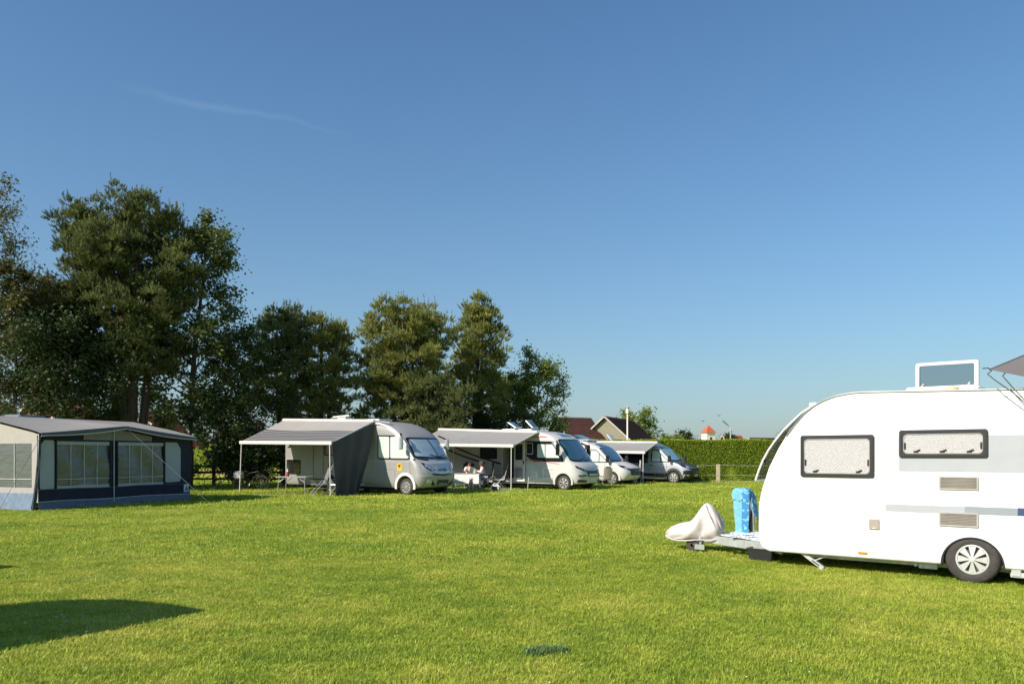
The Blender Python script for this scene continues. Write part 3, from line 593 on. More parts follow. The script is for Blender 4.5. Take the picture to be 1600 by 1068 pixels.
# ------------------------------------------------------------------ vehicle kit (local +x = front, -y = the side seen)
class Hull:
    """levels: (z, x of the nose, half width, x of the tail, length of the rounded nose)"""
    def __init__(s, levels, p=2.6, rake=0., ztop=None): s.l = levels; s.p = p; s.rake = rake; s.zt = levels[-1][0]
    def at(s, z):
        l = s.l
        if z <= l[0][0]: return l[0][1:]
        for a, b in zip(l, l[1:]):
            if z <= b[0]:
                t = (z-a[0])/(b[0]-a[0]); t = t if b[0] > a[0] else 0; return tuple(a[i]+(b[i]-a[i])*t for i in range(1, 5))
        return l[-1][1:]
    def zz(s, x, z): return z+s.rake*max(0, -x-.3)*(z/s.zt)
    def front(s, y, z):
        xf, w, xr, c = s.at(z); q = min(.999, abs(y)/w); return xf-c+c*(1-q**s.p)**(1/s.p)
    def side(s, x, z):
        xf, w, xr, c = s.at(z); q = max(0, min(.999, (x-(xf-c))/c)); return w*(1-q**s.p)**(1/s.p)
    def F(s, y, z): x = s.front(y, z); return Vector((x, y, s.zz(x, z)))
    def Sd(s, x, z): return Vector((x, -s.side(x, z), s.zz(x, z)))
    def body(s, n=41):
        b = MB(); rows = []
        for lv in s.l:
            z, xf, w, xr, c = lv; R = []
            for k in range(n):
                a = -pi/2+pi*k/(n-1); R.append((xf-c+c*abs(cos(a))**(2/s.p), w*(1 if sin(a) > 0 else -1)*abs(sin(a))**(2/s.p)))
            R += [(xf-c-.6+(xr+.9-xf+c+.6)*i/6, w) for i in range(0, 7)]+[(xr+.12, w), (xr+.03, w-.03), (xr, w-.12), (xr, 0), (xr, -w+.12), (xr+.03, -w+.03), (xr+.12, -w)]
            R += [(xr+.9+(xf-c-.6-xr-.9)*i/6, -w) for i in range(0, 7)]
            rows.append([(x, y, s.zz(x, z)) for x, y in R])
        b.grid(rows, True); m_ = len(rows[0]); b.f.append(tuple(range(m_))[::-1]); b.f.append(tuple(range((len(rows)-1)*m_, len(rows)*m_)))
        return b
    def patch(s, poly, where, off=.006, th=.02, rings=4):
        fn = s.F if where == 'front' else s.Sd; m_ = MB(); Q = []
        for i, p in enumerate(poly):
            a, b = Vector(p), Vector(poly[(i+1) % len(poly)]); k = max(1, int((b-a).length/(.09 if where == 'front' else .2)))
            Q += [tuple(a.lerp(b, j/k)) for j in range(k)]
        poly = Q; big = max(max(p[0] for p in poly)-min(p[0] for p in poly), max(p[1] for p in poly)-min(p[1] for p in poly)); rings = max(rings, int(big/.16)) if where == 'front' else rings
        if where == 'front': off = off*1.6+.004
        c = Vector((sum(p[0] for p in poly)/len(poly), sum(p[1] for p in poly)/len(poly))); n = len(poly)
        def nrm(a, b):
            e = .01; q = (fn(a+e, b)-fn(a-e, b)).cross(fn(a, b+e)-fn(a, b-e)); q.normalize(); ref = Vector((1, 0, .2)) if where == 'front' else Vector((0, -1, 0))
            return q if q.dot(ref) > 0 else -q
        rows = []
        for k in range(rings+1):
            t = max(.02, k/rings); rows.append([fn(*(c+(Vector(p)-c)*t))+nrm(*(c+(Vector(p)-c)*t))*off for p in poly])
        rows.append([fn(*p)+nrm(*p)*(off-th) for p in poly])
        m_.grid(rows, True); m_.f.append(tuple(range(n)))
        return m_
def arch_cutter(x, z, r, y0, y1, n=28): return MB().prism([(x+r*cos(2*pi*k/n), z+r*sin(2*pi*k/n)) for k in range(n)], y0, y1).mesh('cut')
def wheel(parent, loc, R, w, spokes=6, rimr=.62, rm=None, name='wheel', wide=.55, flip=1, gap=None):
    """outer face towards -y"""
    e = empty(name, loc, 0 if flip == 1 else pi, parent=parent); r1 = R*rimr
    MB().lathe([(r1*.98, 0.02), (r1, -.005), (r1+.02, -.012), (R*.88, -.014), (R*.96, .004), (R, .03), (R, w-.03), (R*.95, w), (r1, w), (r1*.98, w-.02)], 44).build('tyre', rubber, e, 50)
    rm = rm or alu
    b = MB(); b.lathe([(r1*1.0, .012), (r1*1.0, -.004), (r1*.9, -.006), (r1*.86, .02), (r1*.86, .05)], 40)
    for k in range(spokes):
        a = 2*pi*k/spokes; da0, da1 = wide*pi/spokes*.62, wide*pi/spokes*1.05; P = []
        for (rr, d) in ((.2, da0*2), (.9, da1)): P += [(r1*rr*cos(a-d), r1*rr*sin(a-d)), (r1*rr*cos(a+d), r1*rr*sin(a+d))]
        P = [P[0], P[2], P[3], P[1]]; V = [(x, .0 if i in (1, 2) else -.012, z) for i, (x, z) in enumerate(P)]+[(x, .035, z) for x, z in P]
        b.add(V, [(0, 1, 2, 3), (4, 7, 6, 5), (0, 4, 5, 1), (1, 5, 6, 2), (2, 6, 7, 3), (3, 7, 4, 0)])
    b.lathe([(0, -.02), (r1*.17, -.018), (r1*.22, -.008), (r1*.24, .02)], 20); b.build('rim', rm, e, 30)
    MB().lathe([(0, .04), (r1*.95, .045), (r1*.95, .06), (0, .06)], 24).build('brake_disc', gap or black, e)
    return e
def awning(root, x0, x1, zw0, zw1, D, zo0, zo1, wy, fabric, bar=None, legs=(0, 1), splay=0., leg_m=None, sag=.06, drop=0.):
    """x0 rear end, x1 front end; zw wall height at x0/x1; zo outer height; fabric rolled out by D"""
    bar = bar or whitemetal
    a = empty('awning', (0, 0, 0), parent=root); R = []
    for i in range(15):
        t = i/14; row = []
        for j in range(11):
            u = j/10; x = x0+(x1-x0)*t; zw = zw0+(zw1-zw0)*t; zo = zo0+(zo1-zo0)*t
            z = zw+(zo-zw)*u-sag*sin(pi*u)*(.5+.5*sin(pi*t))+.012*sin(9*t+4*u); row.append((x, wy-.08-(D-.08)*u, z))
        R.append(row)
    MB().sheet(R, .008).build('canopy_fabric', fabric, a, 60)
    c = MB(); c.bar((x0-.06, wy-.06, zw0+.02), (x1+.06, wy-.06, zw1+.02), .13, .13); c.build('cassette', bar, a, bevel=.03)
    c = MB(); c.bar((x0-.04, wy-D, zo0-.02), (x1+.04, wy-D, zo1-.02), .07, .14); c.build('front_rail', bar, a, bevel=.015)
    for (xx, sgn, zw, zo) in ((x0+.12, 1, zw0, zo0), (x1-.12, -1, zw1, zo1)):
        c = MB(); el = (xx+sgn*.55, wy-D*.52, (zw+zo)/2-.12); c.bar((xx, wy-.08, zw-.08), el, .05, .05); c.bar(el, (xx, wy-D+.05, zo-.06), .05, .05); c.build('arm', bar, a)
        c = MB(); c.bar((xx-sgn*.1, wy-.08, zw-.03), (xx-sgn*.1, wy-D, zo-.03), .03, .05); c.build('rafter', bar, a)
    for t in legs:
        x = x0+(x1-x0)*t+(.08 if t < .5 else -.08); z = zo0+(zo1-zo0)*t-.04; dx = -splay if t < .5 else splay*.6
        c = MB(); c.tube([(x, wy-D, z), (x+dx, wy-D-.02, .015)], .022, 8); g = c.build('leg', leg_m or bar, a); MB().box((x+dx, wy-D-.02, .012), (.09, .09, .02)).build('foot', black, g)
    return a

# ------------------------------------------------------------------ silver motorhome with the striped awning
TH = radians(34)
hy = empty('motorhome', (-4.15+.559*1.12, 31.1+.829*1.12, 0), -TH, 'silver integrated motorhome with rounded nose, striped grey awning and dark side curtain', 'motorhome')
hw = 1.14
H1 = Hull([(.30, .70, 1.08, -7.0, .5), (.36, .86, 1.12, -7.03, .6), (.55, .97, hw, -7.05, .62), (.78, .99, hw, -7.05, .62), (.82, .95, hw, -7.05, .6), (1.0, .93, hw, -7.05, .55), (1.25, .80, hw, -7.05, .5), (1.42, .62, hw, -7.05, .46), (1.5, .52, hw, -7.05, .42), (1.9, .26, hw, -7.05, .4), (2.26, -.02, hw, -7.05, .4),
           (2.45, -.22, hw, -7.05, .45), (2.65, -.55, hw-.01, -7.05, .5), (2.80, -.95, hw-.05, -7.02, .55), (2.88, -1.3, hw-.12, -6.95, .6), (2.92, -1.8, hw-.3, -6.8, .6)], rake=.030)
hb = H1.body().build('body', silver, hy, 28)
boolean_cut(hb, [arch_cutter(0, .36, .43, -1.3, -.72), arch_cutter(0, .36, .43, .72, 1.3), arch_cutter(-4.2, .36, .43, -1.3, -.72)])
for x in (0, -4.2):
    wheel(hy, (x, -1.1, .335), .335, .2, 10, .66, alu, wide=.5)
    wheel(hy, (x, 1.1, .335), .335, .2, 10, .66, alu, wide=.5, flip=-1)
    r = MB(); P = [(.43*cos(a)+x, .36+.43*sin(a)) for a in np.linspace(-.25, pi+.25, 22)]; Q = [(.53*cos(a)+x, .37+.53*sin(a)) for a in np.linspace(-.2, pi+.2, 22)]
    r.grid([[(px, -hw-.002, pz) for px, pz in P], [(px, -hw-.035, pz) for px, pz in P], [(px, -hw-.03, pz) for px, pz in Q], [(px, -hw+.01, pz) for px, pz in Q]]); r.build('wheel_arch', white_warm if x == 0 else silver, hy, 40)
MB().box((-3, 0, .27), (6.4, 1.9, .16)).build('underbody', dark, hy)
ws = H1.patch(rquad([(-1.02, 1.43), (1.02, 1.43), (.99, 2.28), (-.99, 2.28)], .1), 'front', .006, .02, 6).build('windscreen', blackg, hy, 40)
H1.patch(rquad([(-.96, 1.54), (-.0, 1.5), (.96, 1.54), (.92, 2.2), (-.92, 2.2)], .08), 'front', .012, .01, 6).build('pane', glass_silver, ws, 40)
H1.patch([(.22, 1.5), (.26, 1.5), (.13, 2.21), (.09, 2.21)], 'front', .02, .01, 3).build('divider', blackg, ws, 40)
for y0, y1 in ((-.1, .75), (.55, -.25)):
    MB().tube([H1.F(y0, 1.42)+Vector((.04, 0, 0)), H1.F((y0+y1)/2, 1.52)+Vector((.035, 0, .02)), H1.F(y1, 1.6)+Vector((.03, 0, .01))], .014, 6).build('wiper', black, ws)
H1.patch(rquad([(-.98, 1.43), (-.52, 1.34), (-.52, 1.41), (-.98, 1.5)], .1), 'front', .004, .01).build('cowl_trim', black, hy, 40)
H1.patch(rquad([(-1.0, .84), (1.0, .84), (.9, 1.36), (-.9, 1.36)], .14), 'front', .003, .02, 5).build('bonnet', silver_cool, hy, 40)
for sg in (-1, 1):
    h = H1.patch(rquad([(sg*.96, 1.30), (sg*.62, 1.18), (sg*.46, .98), (sg*.60, .95), (sg*.84, 1.06)], .2), 'front', .012, .02).build('headlight', blackg, hy, 40)
    for (cy, cz, rr) in ((.78, 1.17, .075), (.68, 1.10, .075), (.58, 1.02, .055)):
        H1.patch([(sg*cy+rr*cos(a), cz+rr*sin(a)) for a in np.linspace(0, 2*pi, 14, endpoint=False)], 'front', .02, .012, 2).build('lamp_lens', lamp_glass, h, 40)
    fl = H1.patch([(sg*.74+.09*cos(a), .55+.085*sin(a)) for a in np.linspace(0, 2*pi, 16, endpoint=False)], 'front', .012, .03, 2).build('fog_light', lamp_glass, hy, 40)
    H1.patch(rquad([(sg*.42, .40), (sg*.6, .42), (sg*.60, .6), (sg*.5, .5)], .2), 'front', .008, .02, 2).build('air_inlet', black, hy, 40)
H1.patch(rquad([(-.62, .82), (0, .76), (.62, .82), (.56, .885), (0, .84), (-.56, .885)], .2), 'front', .01, .02, 3).build('grille_slot', blackg, hy, 40)
H1.patch(rquad([(-.34, .45), (.34, .45), (.34, .62), (-.34, .62)], .05), 'front', .012, .02, 2).build('bumper_grille', black, hy, 40)
H1.patch(rquad([(-.26, .40), (.26, .40), (.26, .51), (-.26, .51)], .04), 'front', .022, .01, 2).build('number_plate', mat('dull_plate', (.2, .26, .26), .5), hy, 40)
H1.patch(rquad([(-.42, .9), (.42, .9), (.38, 1.11), (-.38, 1.11)], .12), 'front', .008, .012, 3).build('badge_panel', mat('pale_silver_panel', (.5, .55, .6), .3, metal=.3), hy, 40)
p_ = H1.F(0, 1.0); text_mesh('badge_lettering', 'HYMER', .165, black, hy, p_+Vector((.024, 0, 0)), (radians(78), 0, radians(90)))
def side_window(Hh, root, poly, frame_m, glass, inset=.05, split=None, name='window'):
    f = Hh.patch(rquad(poly, .1), 'side', .006, .02, 3).build(name, frame_m, root, 40); c = Vector((sum(p[0] for p in poly)/len(poly), sum(p[1] for p in poly)/len(poly)))
    def shrink(P): return offset_poly(P, inset)
    if split is None: Hh.patch(rquad(shrink(poly), .1), 'side', .012, .01, 3).build('pane', glass, f, 40)
    else:
        for q in split: Hh.patch(rquad(q, .08), 'side', .012, .01, 3).build('pane', glass, f, 40)
    return f
side_window(H1, hy, [(-1.48, 1.40), (.26, 1.40), (.0, 2.0), (-.28, 2.36), (-1.48, 2.36)], black, glass_green, split=([(-1.42, 1.46), (-.84, 1.46), (-.84, 2.3), (-1.42, 2.3)], [(-.78, 1.46), (.16, 1.46), (-.06, 1.95), (-.3, 2.3), (-.78, 2.3)]))
for poly in ([(-1.12, .42), (-.55, .42), (-.55, 1.02), (-1.12, 1.02)], [(-2.35, .45), (-1.75, .45), (-1.75, .62), (-2.35, .62)]):
    q = rquad(poly, .06); b = MB(); pts = [H1.Sd(*p)+Vector((0, -.004, 0)) for p in q]; b.tube(pts+[pts[0]], .008, 4, False); b.build('locker_seam', mat('seam_grey', (.22, .21, .2), .7), hy)
b = MB(); b.tube([H1.Sd(x, 1.32)+Vector((0, -.004, 0)) for x in np.linspace(-6.9, .2, 20)], .009, 4); b.build('side_moulding', grey_lt, hy)
b = MB(); b.tube([H1.Sd(.33-.02*k, .4+.13*k)+Vector((0, -.003, 0)) for k in range(8)], .008, 4); b.build('panel_seam', mat('seam_grey', (.22, .21, .2), .7), hy)
# pale A pillar trim that sweeps from the roof edge to the bonnet
pts = [H1.F(-1.07*(1 if z < 2.4 else 1), z)+Vector((.0, -.02, 0)) for z in (1.42, 1.6, 1.8, 2.0, 2.2, 2.35, 2.5, 2.65)]
pts += [Vector((x, -hw+.02, H1.zz(x, z))) for x, z in ((-1.35, 2.80), (-1.9, 2.84))]
MB().tube(pts, .05, 8).build('pillar_trim', mat('bright_silver', (.66, .63, .58), .35, metal=.2), hy, 60)
st = H1.patch(rquad([(-.42, .98), (-.2, .98), (-.2, 1.26), (-.42, 1.26)], .1), 'side', .004, .006, 2).build('yellow_sticker', mat('yellow_vinyl', (.75, .42, .02), .5, var=.08), hy, 40)
H1.patch([(-.40, 1.2), (-.36, 1.12), (-.30, 1.15), (-.22, 1.22), (-.26, 1.16), (-.30, 1.08), (-.34, 1.06)], 'side', .006, .003, 2).build('sticker_figure', red_m, st, 40)
H1.patch([(-.40, 1.24), (-.33, 1.2), (-.22, 1.24), (-.28, 1.18), (-.24, 1.1), (-.32, 1.14)], 'side', .0075, .003, 2).build('sticker_mark', black, st, 40)
mi = MB(); mi.box((.02, -1.42, 2.05), (.16, .16, .5)); mi.build('mirror', silver_cool, hy, bevel=.03); mi = MB(); mi.tube([(-.2, -1.12, 2.4), (-.08, -1.34, 2.42), (.02, -1.42, 2.28)], .03); mi.build('mirror_arm', black, hy)
MB().box((.02, 1.42, 2.02), (.16, .16, .46)).build('mirror', silver_cool, hy, bevel=.03); MB().tube([(-.2, 1.12, 2.38), (.02, 1.42, 2.22)], .03).build('mirror_arm', black, hy)
stp = MB(); stp.box((-2.5, -1.36, .20), (.62, .36, .05)); stp.box((-2.5, -1.22, .40), (.62, .28, .05)); o = stp.build('entry_step', whitemetal, hy, bevel=.01); MB().box((-2.5, -1.545, .2), (.62, .012, .05)).build('step_edge', red_m, o)
MB().bar((-1.9, -.95, H1.zz(-1.9, 2.94)), (-.98, -.95, 2.88), .05, .05).build('roof_rail', alu, hy)
an = MB(); an.box((-4.2, -.3, H1.zz(-4.2, 3.0)), (.5, .4, .12)); an.tube([(-4.2, -.3, 3.1), (-4.2, -.3, 3.24), (-3.9, -.3, 3.27), (-4.9, -.3, 3.22)], .045); an.build('antenna', whitemetal, hy, bevel=.01)
an = MB(); an.box((-2.5, 0, H1.zz(-2.5, 2.97)), (.8, .8, .1)); an.build('roof_hatch', grey_lt, hy, bevel=.02)
side_window(H1, hy, [(-4.55, 1.5), (-3.7, 1.5), (-3.7, 2.1), (-4.55, 2.1)], black, blackg)
side_window(H1, hy, [(-6.9, .70), (-6.0, .70), (-6.0, 1.32), (-6.9, 1.32)], black, blackg)
q = rquad([(-5.2, .55), (-4.6, .55), (-4.6, 2.3), (-5.2, 2.3)], .06)
pts = [H1.Sd(*p)+Vector((0, -.004, 0)) for p in q]; MB().tube(pts+[pts[0]], .012, 4, False).build('door_seam', black, hy)
MB().box((-6.0, -1.155, 2.52), (1.4, .03, .3)).build('locker_panel', mat('panel_beige', (.42, .39, .34), .5), hy)

def stripe_dapple_fabric():  # outer bands: cloth stripes plus dappled tree shade painted into the colour
    m = mat('striped_dappled_cloth', (.28, .265, .245), .8, var=.05, scale=2, bump=.15, bscale=5); n, l = m.node_tree.nodes, m.node_tree.links; b = n['Principled BSDF']
    src = b.inputs['Base Color'].links[0].from_socket; tc = n.new('ShaderNodeTexCoord'); sp = n.new('ShaderNodeSeparateXYZ'); l.new(tc.outputs['Object'], sp.inputs[0])
    w = n.new('ShaderNodeMath'); w.operation = 'MULTIPLY'; w.inputs[1].default_value = 6.0; l.new(sp.outputs['Y'], w.inputs[0]); f = n.new('ShaderNodeMath'); f.operation = 'FRACT'; l.new(w.outputs[0], f.inputs[0])
    g = n.new('ShaderNodeMath'); g.operation = 'GREATER_THAN'; g.inputs[1].default_value = .30; l.new(f.outputs[0], g.inputs[0])
    lt = n.new('ShaderNodeMath'); lt.operation = 'LESS_THAN'; lt.inputs[1].default_value = -1.14-1.0; l.new(sp.outputs['Y'], lt.inputs[0])
    a = n.new('ShaderNodeMath'); a.operation = 'MULTIPLY'; l.new(g.outputs[0], a.inputs[0]); l.new(lt.outputs[0], a.inputs[1])
    mx = n.new('ShaderNodeMix'); mx.data_type = 'RGBA'; l.new(a.outputs[0], mx.inputs[0]); l.new(src, mx.inputs[6]); mx.inputs[7].default_value = (.055, .055, .065, 1); l.new(mx.outputs[2], b.inputs['Base Color'])
    return m
awning(hy, -7.02, -1.64, 3.10, 2.93, 2.33, 2.13, 2.06, -hw, stripe_dapple_fabric(), splay=.1)
cur = empty('side_curtain', (hy.location.x, hy.location.y, 0), -TH, 'dark grey cloth curtain hanging from the right arm of the striped awning', 'awning curtain'); R = []
for i in range(25):
    t = i/24; row = []      # t: 0 outer rail .. 1 at the vehicle wall
    for j in range(19):
        v = j/18; dt, zt_ = 2.33*(1-t)+.06*t, 2.04+(2.86-2.04)*t
        db = 2.30-1.30*t-.18*sin(pi*t); zb = .03+(.10*t*t); k = v
        d = dt+(db-dt)*k**1.25; z = zt_+(zb-zt_)*k; am = .02+.085*k
        row.append((-1.60+am*sin(t*19+1.3*k)+.05*sin(t*7+k*4)*k+.10*k*(1-t), -hw-d, z))
    R.append(row)
MB().sheet(R, .008).build('curtain_cloth', grey_cloth, cur, 60)
for k in range(5): MB().tube([(-1.62, -hw-2.3+.45*k, .10), (-1.58, -hw-2.32+.45*k, -.03)], .008, 5).build('peg', alu, cur) if k < 3 else None

# ------------------------------------------------------------------ things under the striped awning
def cframe(P): return empty(*P)
def folding_table(loc, rz, label, w=1.35, d=.75, h=.72, topm=None):
    t = empty('folding_table', loc, rz, label, 'table')
    MB().box((0, 0, h-.015), (w, d, .03)).build('table_top', topm or mat('table_top_grey', (.33, .31, .29), .5), t, bevel=.008)
    MB().ring(rrect(-w/2-.012, -d/2-.012, w/2+.012, d/2+.012, .03), rrect(-w/2+.01, -d/2+.01, w/2-.01, d/2-.01, .03), 0, 1)
    for sx in (-1, 1):
        for sy in (-1, 1):
            b = MB(); b.tube([(sx*(w/2-.12), sy*(d/2-.06), h-.03), (sx*(w/2-.05), sy*(d/2-.03), .0)], .018, 8); b.tube([(sx*(w/2-.1), sy*(d/2-.05), h-.22), (sx*(w/2-.42), sy*(d/2-.06), h-.04)], .012, 6); b.build('leg', alu, t)
    b = MB(); b.box((0, -d/2, h-.02), (w, .02, .045)); b.box((0, d/2, h-.02), (w, .02, .045)); b.build('edge_trim', alu, t)
    return t
ch_cloth = mat('grey_chair_cloth', (.16, .15, .15), .85, var=.12, bump=.2)
def camp_chair(loc, rz, label, group=None, cloth=None, recl=.28, frame_m=None, sc_=1.):
    """seat faces local +x"""
    c = empty('camp_chair', loc, rz, label, 'chair', group); cloth = cloth or ch_cloth; fm = frame_m or alu
    MB().sheet([[(-.24+.48*i/6, -.25+.5*j/4, .44-.03*sin(pi*i/6)) for j in range(5)] for i in range(7)], .03).build('seat', cloth, c, 60)
    bx = lambda t: -.24-recl*t*.95
    MB().sheet([[(bx(t)-.03*sin(pi*j/4), -.25+.5*j/4, .46+.72*t) for j in range(5)] for t in np.linspace(0, 1, 8)], .03).build('backrest', cloth, c, 60)
    MB().sheet([[(bx(t)+.03, -.17+.34*j/4, .46+.72*t) for j in range(5)] for t in np.linspace(.86, 1.12, 4)], .07).build('head_cushion', black, c, 60)
    for s_ in (-1, 1):
        y = s_*.28
        b = MB(); b.tube([(.24, y, .43), (-.24, y, .43), (bx(1.08), y, 1.22)], .014, 8); b.build('side_frame', fm, c)
        MB().tube([(.30, y, 0), (-.26, y, .62)], .014, 8).build('leg', fm, c); MB().tube([(-.30, y, 0), (.26, y, .62)], .014, 8).build('leg', fm, c)
        MB().box((.02, y, .64), (.52, .05, .03)).build('armrest', black, c, bevel=.01)
    for x in (.29, -.29): MB().tube([(x, -.28, .03), (x, .28, .03)], .012, 6).build('crossbar', fm, c)
    c.scale = (sc_, sc_, sc_)
    return c
def hloc(L, D, z=0, o=hy, w=hw):      # point beside a vehicle: L behind its front axle, D out from its wall
    p = Matrix.Rotation(o.rotation_euler.z, 3, 'Z') @ Vector((-L, -w-D, z)); return (p.x+o.location.x, p.y+o.location.y, z)
folding_table(hloc(4.55, 1.55), radians(-14), 'grey folding table with slim metal legs under the striped awning', 1.35, .7)
camp_chair(hloc(3.0, 1.75), radians(205), 'grey camp chair facing the table, nearer of the two under the striped awning', 'chairs under the striped awning')
camp_chair(hloc(2.35, 1.25), radians(165), 'grey camp chair with a black head cushion beside the dark curtain', 'chairs under the striped awning', recl=.34)
bt = empty('bottle', hloc(4.95, 1.6, .72), 0, 'red bottle with a pale neck standing on the grey folding table', 'bottle')
MB().lathe([(0, 0), (.06, 0), (.065, .02), (.065, .17), (.05, .2)], 16, 'z').build('bottle_body', mat('red_bottle', (.45, .02, .03), .2, coat=.5), bt); MB().lathe([(.05, .2), (.03, .25), (.022, .33), (.0, .335)], 14, 'z').build('neck', mat('pale_neck', (.55, .55, .52), .2), bt); MB().lathe([(0, .35), (.03, .345), (.032, .325), (.02, .32)], 12, 'z').build('cap', black, bt)
lt = empty('lantern', hloc(5.6, .9, 1.92), 0, 'small white lantern hanging under the striped awning', 'lantern')
MB().tube([(0, 0, .5), (0, 0, .22)], .006, 5).build('cord', black, lt); MB().lathe([(0, .22), (.05, .2), (.06, .05), (.12, .0), (.12, -.03), (0, -.03)], 16, 'z').build('lamp_shade', mat('lantern_white', (.7, .62, .52), .5), lt)
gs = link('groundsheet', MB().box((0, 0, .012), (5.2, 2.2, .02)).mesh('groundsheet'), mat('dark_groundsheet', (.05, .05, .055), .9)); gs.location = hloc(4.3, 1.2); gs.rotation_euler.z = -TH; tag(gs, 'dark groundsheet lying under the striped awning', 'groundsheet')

def bicycle(loc, rz, label, lean=.12, group=None, bag=False):
    b = empty('bicycle', loc, rz, label, 'bicycle', group); b.rotation_euler = (lean, 0, rz)
    for x in (-.52, .52):
        w = empty('wheel', (x, 0, .34), parent=b); MB().lathe([(.315, -.02), (.34, -.012), (.345, 0), (.34, .012), (.315, .02), (.31, 0), (.315, -.02)], 28).build('tyre', rubber, w)
        s_ = MB()
        for k in range(12): s_.tube([(0, 0, 0), (.315*cos(k*pi/6), 0, .315*sin(k*pi/6))], .003, 3, False)
        s_.build('spokes', alu, w)
    f = MB()
    for p, q in (((-.52, 0, .34), (-.1, 0, .32)), ((-.1, 0, .32), (-.22, 0, .85)), ((-.52, 0, .34), (-.2, 0, .78)), ((-.1, 0, .32), (.36, 0, .78)), ((-.2, 0, .76), (.34, 0, .86)), ((.52, 0, .34), (.33, 0, .95))): f.tube([p, q], .018, 8)
    f.build('bicycle_frame', black, b); MB().lathe([(0, .9), (.07, .89), (.11, .86), (.06, .84), (0, .84)], 14, 'z', (-.24, 0, 0)).build('saddle', black, b)
    MB().tube([(.2, -.27, 1.02), (.3, -.15, 1.06), (.33, 0, 1.0), (.3, .15, 1.06), (.2, .27, 1.02)], .014, 8).build('handlebar', black, b); MB().tube([(-.1, -.09, .22), (-.1, .09, .42)], .012, 6).build('crank', steel, b)
    if bag: MB().box((-.55, -.1, .72), (.42, .3, .34)).build('pannier', mat('mottled_pannier', (.35, .34, .36), .8, var=.6, scale=22), b, bevel=.06)
    return b
bicycle((-11.7, 35.9, 0), radians(-12), 'dark bicycle leaning in the shrubs with a mottled grey pannier', .16, 'bicycles beside the striped awning', True)
bicycle((-13.1, 36.2, 0), radians(8), 'dark bicycle standing left of the one with the pannier', .12, 'bicycles beside the striped awning')

# ------------------------------------------------------------------ white motorhome with red stripes
m2 = empty('motorhome', (2.29+.559*1.12, 35.5+.829*1.12, 0), -TH, 'white motorhome with red stripes, black side glass, open door and grey awning', 'motorhome')
H2 = Hull([(.28, .66, 1.07, -7.2, .5), (.34, .86, 1.11, -7.23, .6), (.5, .89, 1.13, -7.25, .58), (.72, .90, 1.13, -7.25, .58), (.95, .84, 1.13, -7.25, .6), (1.12, .74, 1.13, -7.25, .55), (1.24, .58, 1.13, -7.25, .5), (1.34, .45, 1.13, -7.25, .45), (1.9, .03, 1.13, -7.25, .42), (2.24, -.22, 1.13, -7.25, .42),
           (2.36, -.32, 1.12, -7.25, .45), (2.5, -.6, 1.11, -7.25, .5), (2.6, -1.0, 1.07, -7.22, .55), (2.66, -1.4, .98, -7.15, .6), (2.68, -1.8, .8, -7.0, .6)], rake=.022)
white2 = mat('motorhome_white', (.53, .515, .49), .3, coat=.3, var=.03, scale=1.5)
b2 = H2.body().build('body', white2, m2, 28)
boolean_cut(b2, [arch_cutter(0, .36, .42, -1.3, -.72), arch_cutter(0, .36, .42, .72, 1.3), arch_cutter(-4.6, .36, .42, -1.3, -.72), MB().box((-2.95, -1.0, 1.32), (.66, .9, 1.86)).mesh('cut')])
MB().box((-2.95, -.56, 1.32), (.64, .02, 1.82)).build('entry_interior', dark, m2)
for x in (0, -4.6):
    wheel(m2, (x, -1.1, .335), .335, .2, 7, .66, alu, wide=.42); wheel(m2, (x, 1.1, .335), .335, .2, 7, .66, alu, wide=.42, flip=-1)
    P = [(.42*cos(a)+x, .36+.42*sin(a)) for a in np.linspace(-.25, pi+.25, 22)]; Q = [(.5*cos(a)+x, .37+.5*sin(a)) for a in np.linspace(-.2, pi+.2, 22)]
    MB().grid([[(px, -1.132, pz) for px, pz in P], [(px, -1.16, pz) for px, pz in P], [(px, -1.155, pz) for px, pz in Q], [(px, -1.12, pz) for px, pz in Q]]).build('wheel_arch', white2, m2, 40)
MB().box((-3, 0, .25), (6.4, 1.9, .16)).build('underbody', dark, m2)
skirt = H2.patch([(-7.1, .3), (-5.1, .3), (-5.1, .5), (-7.1, .5)], 'side', .005, .01, 1); skirt.build('grey_skirt', grey_lt, m2, 40); H2.patch([(-4.05, .3), (-.55, .3), (-.55, .5), (-4.05, .5)], 'side', .005, .01, 1).build('grey_skirt', grey_lt, m2, 40)
ws = H2.patch(rquad([(-1.0, 1.28), (1.0, 1.28), (.98, 2.3), (-.98, 2.3)], .1), 'front', .006, .02, 6).build('windscreen', blackg, m2, 40); H2.patch(rquad([(-.95, 1.36), (.95, 1.36), (.93, 2.24), (-.93, 2.24)], .1), 'front', .012, .01, 6).build('pane', glass_blue, ws, 40)
for y0, y1 in ((-.3, .35), (.35, .85)): MB().tube([H2.F(y0-.3, 1.34)+Vector((.04, 0, 0)), H2.F((y0+y1)/2-.1, 1.4)+Vector((.04, 0, .02)), H2.F(y1-.2, 1.5)+Vector((.035, 0, .01))], .014, 6).build('wiper', black, ws)
H2.patch(rquad([(-.5, 2.42), (.5, 2.42), (.42, 2.56), (-.42, 2.56)], .2), 'front', .006, .02, 4).build('sky_window', glass_blue, m2, 40)
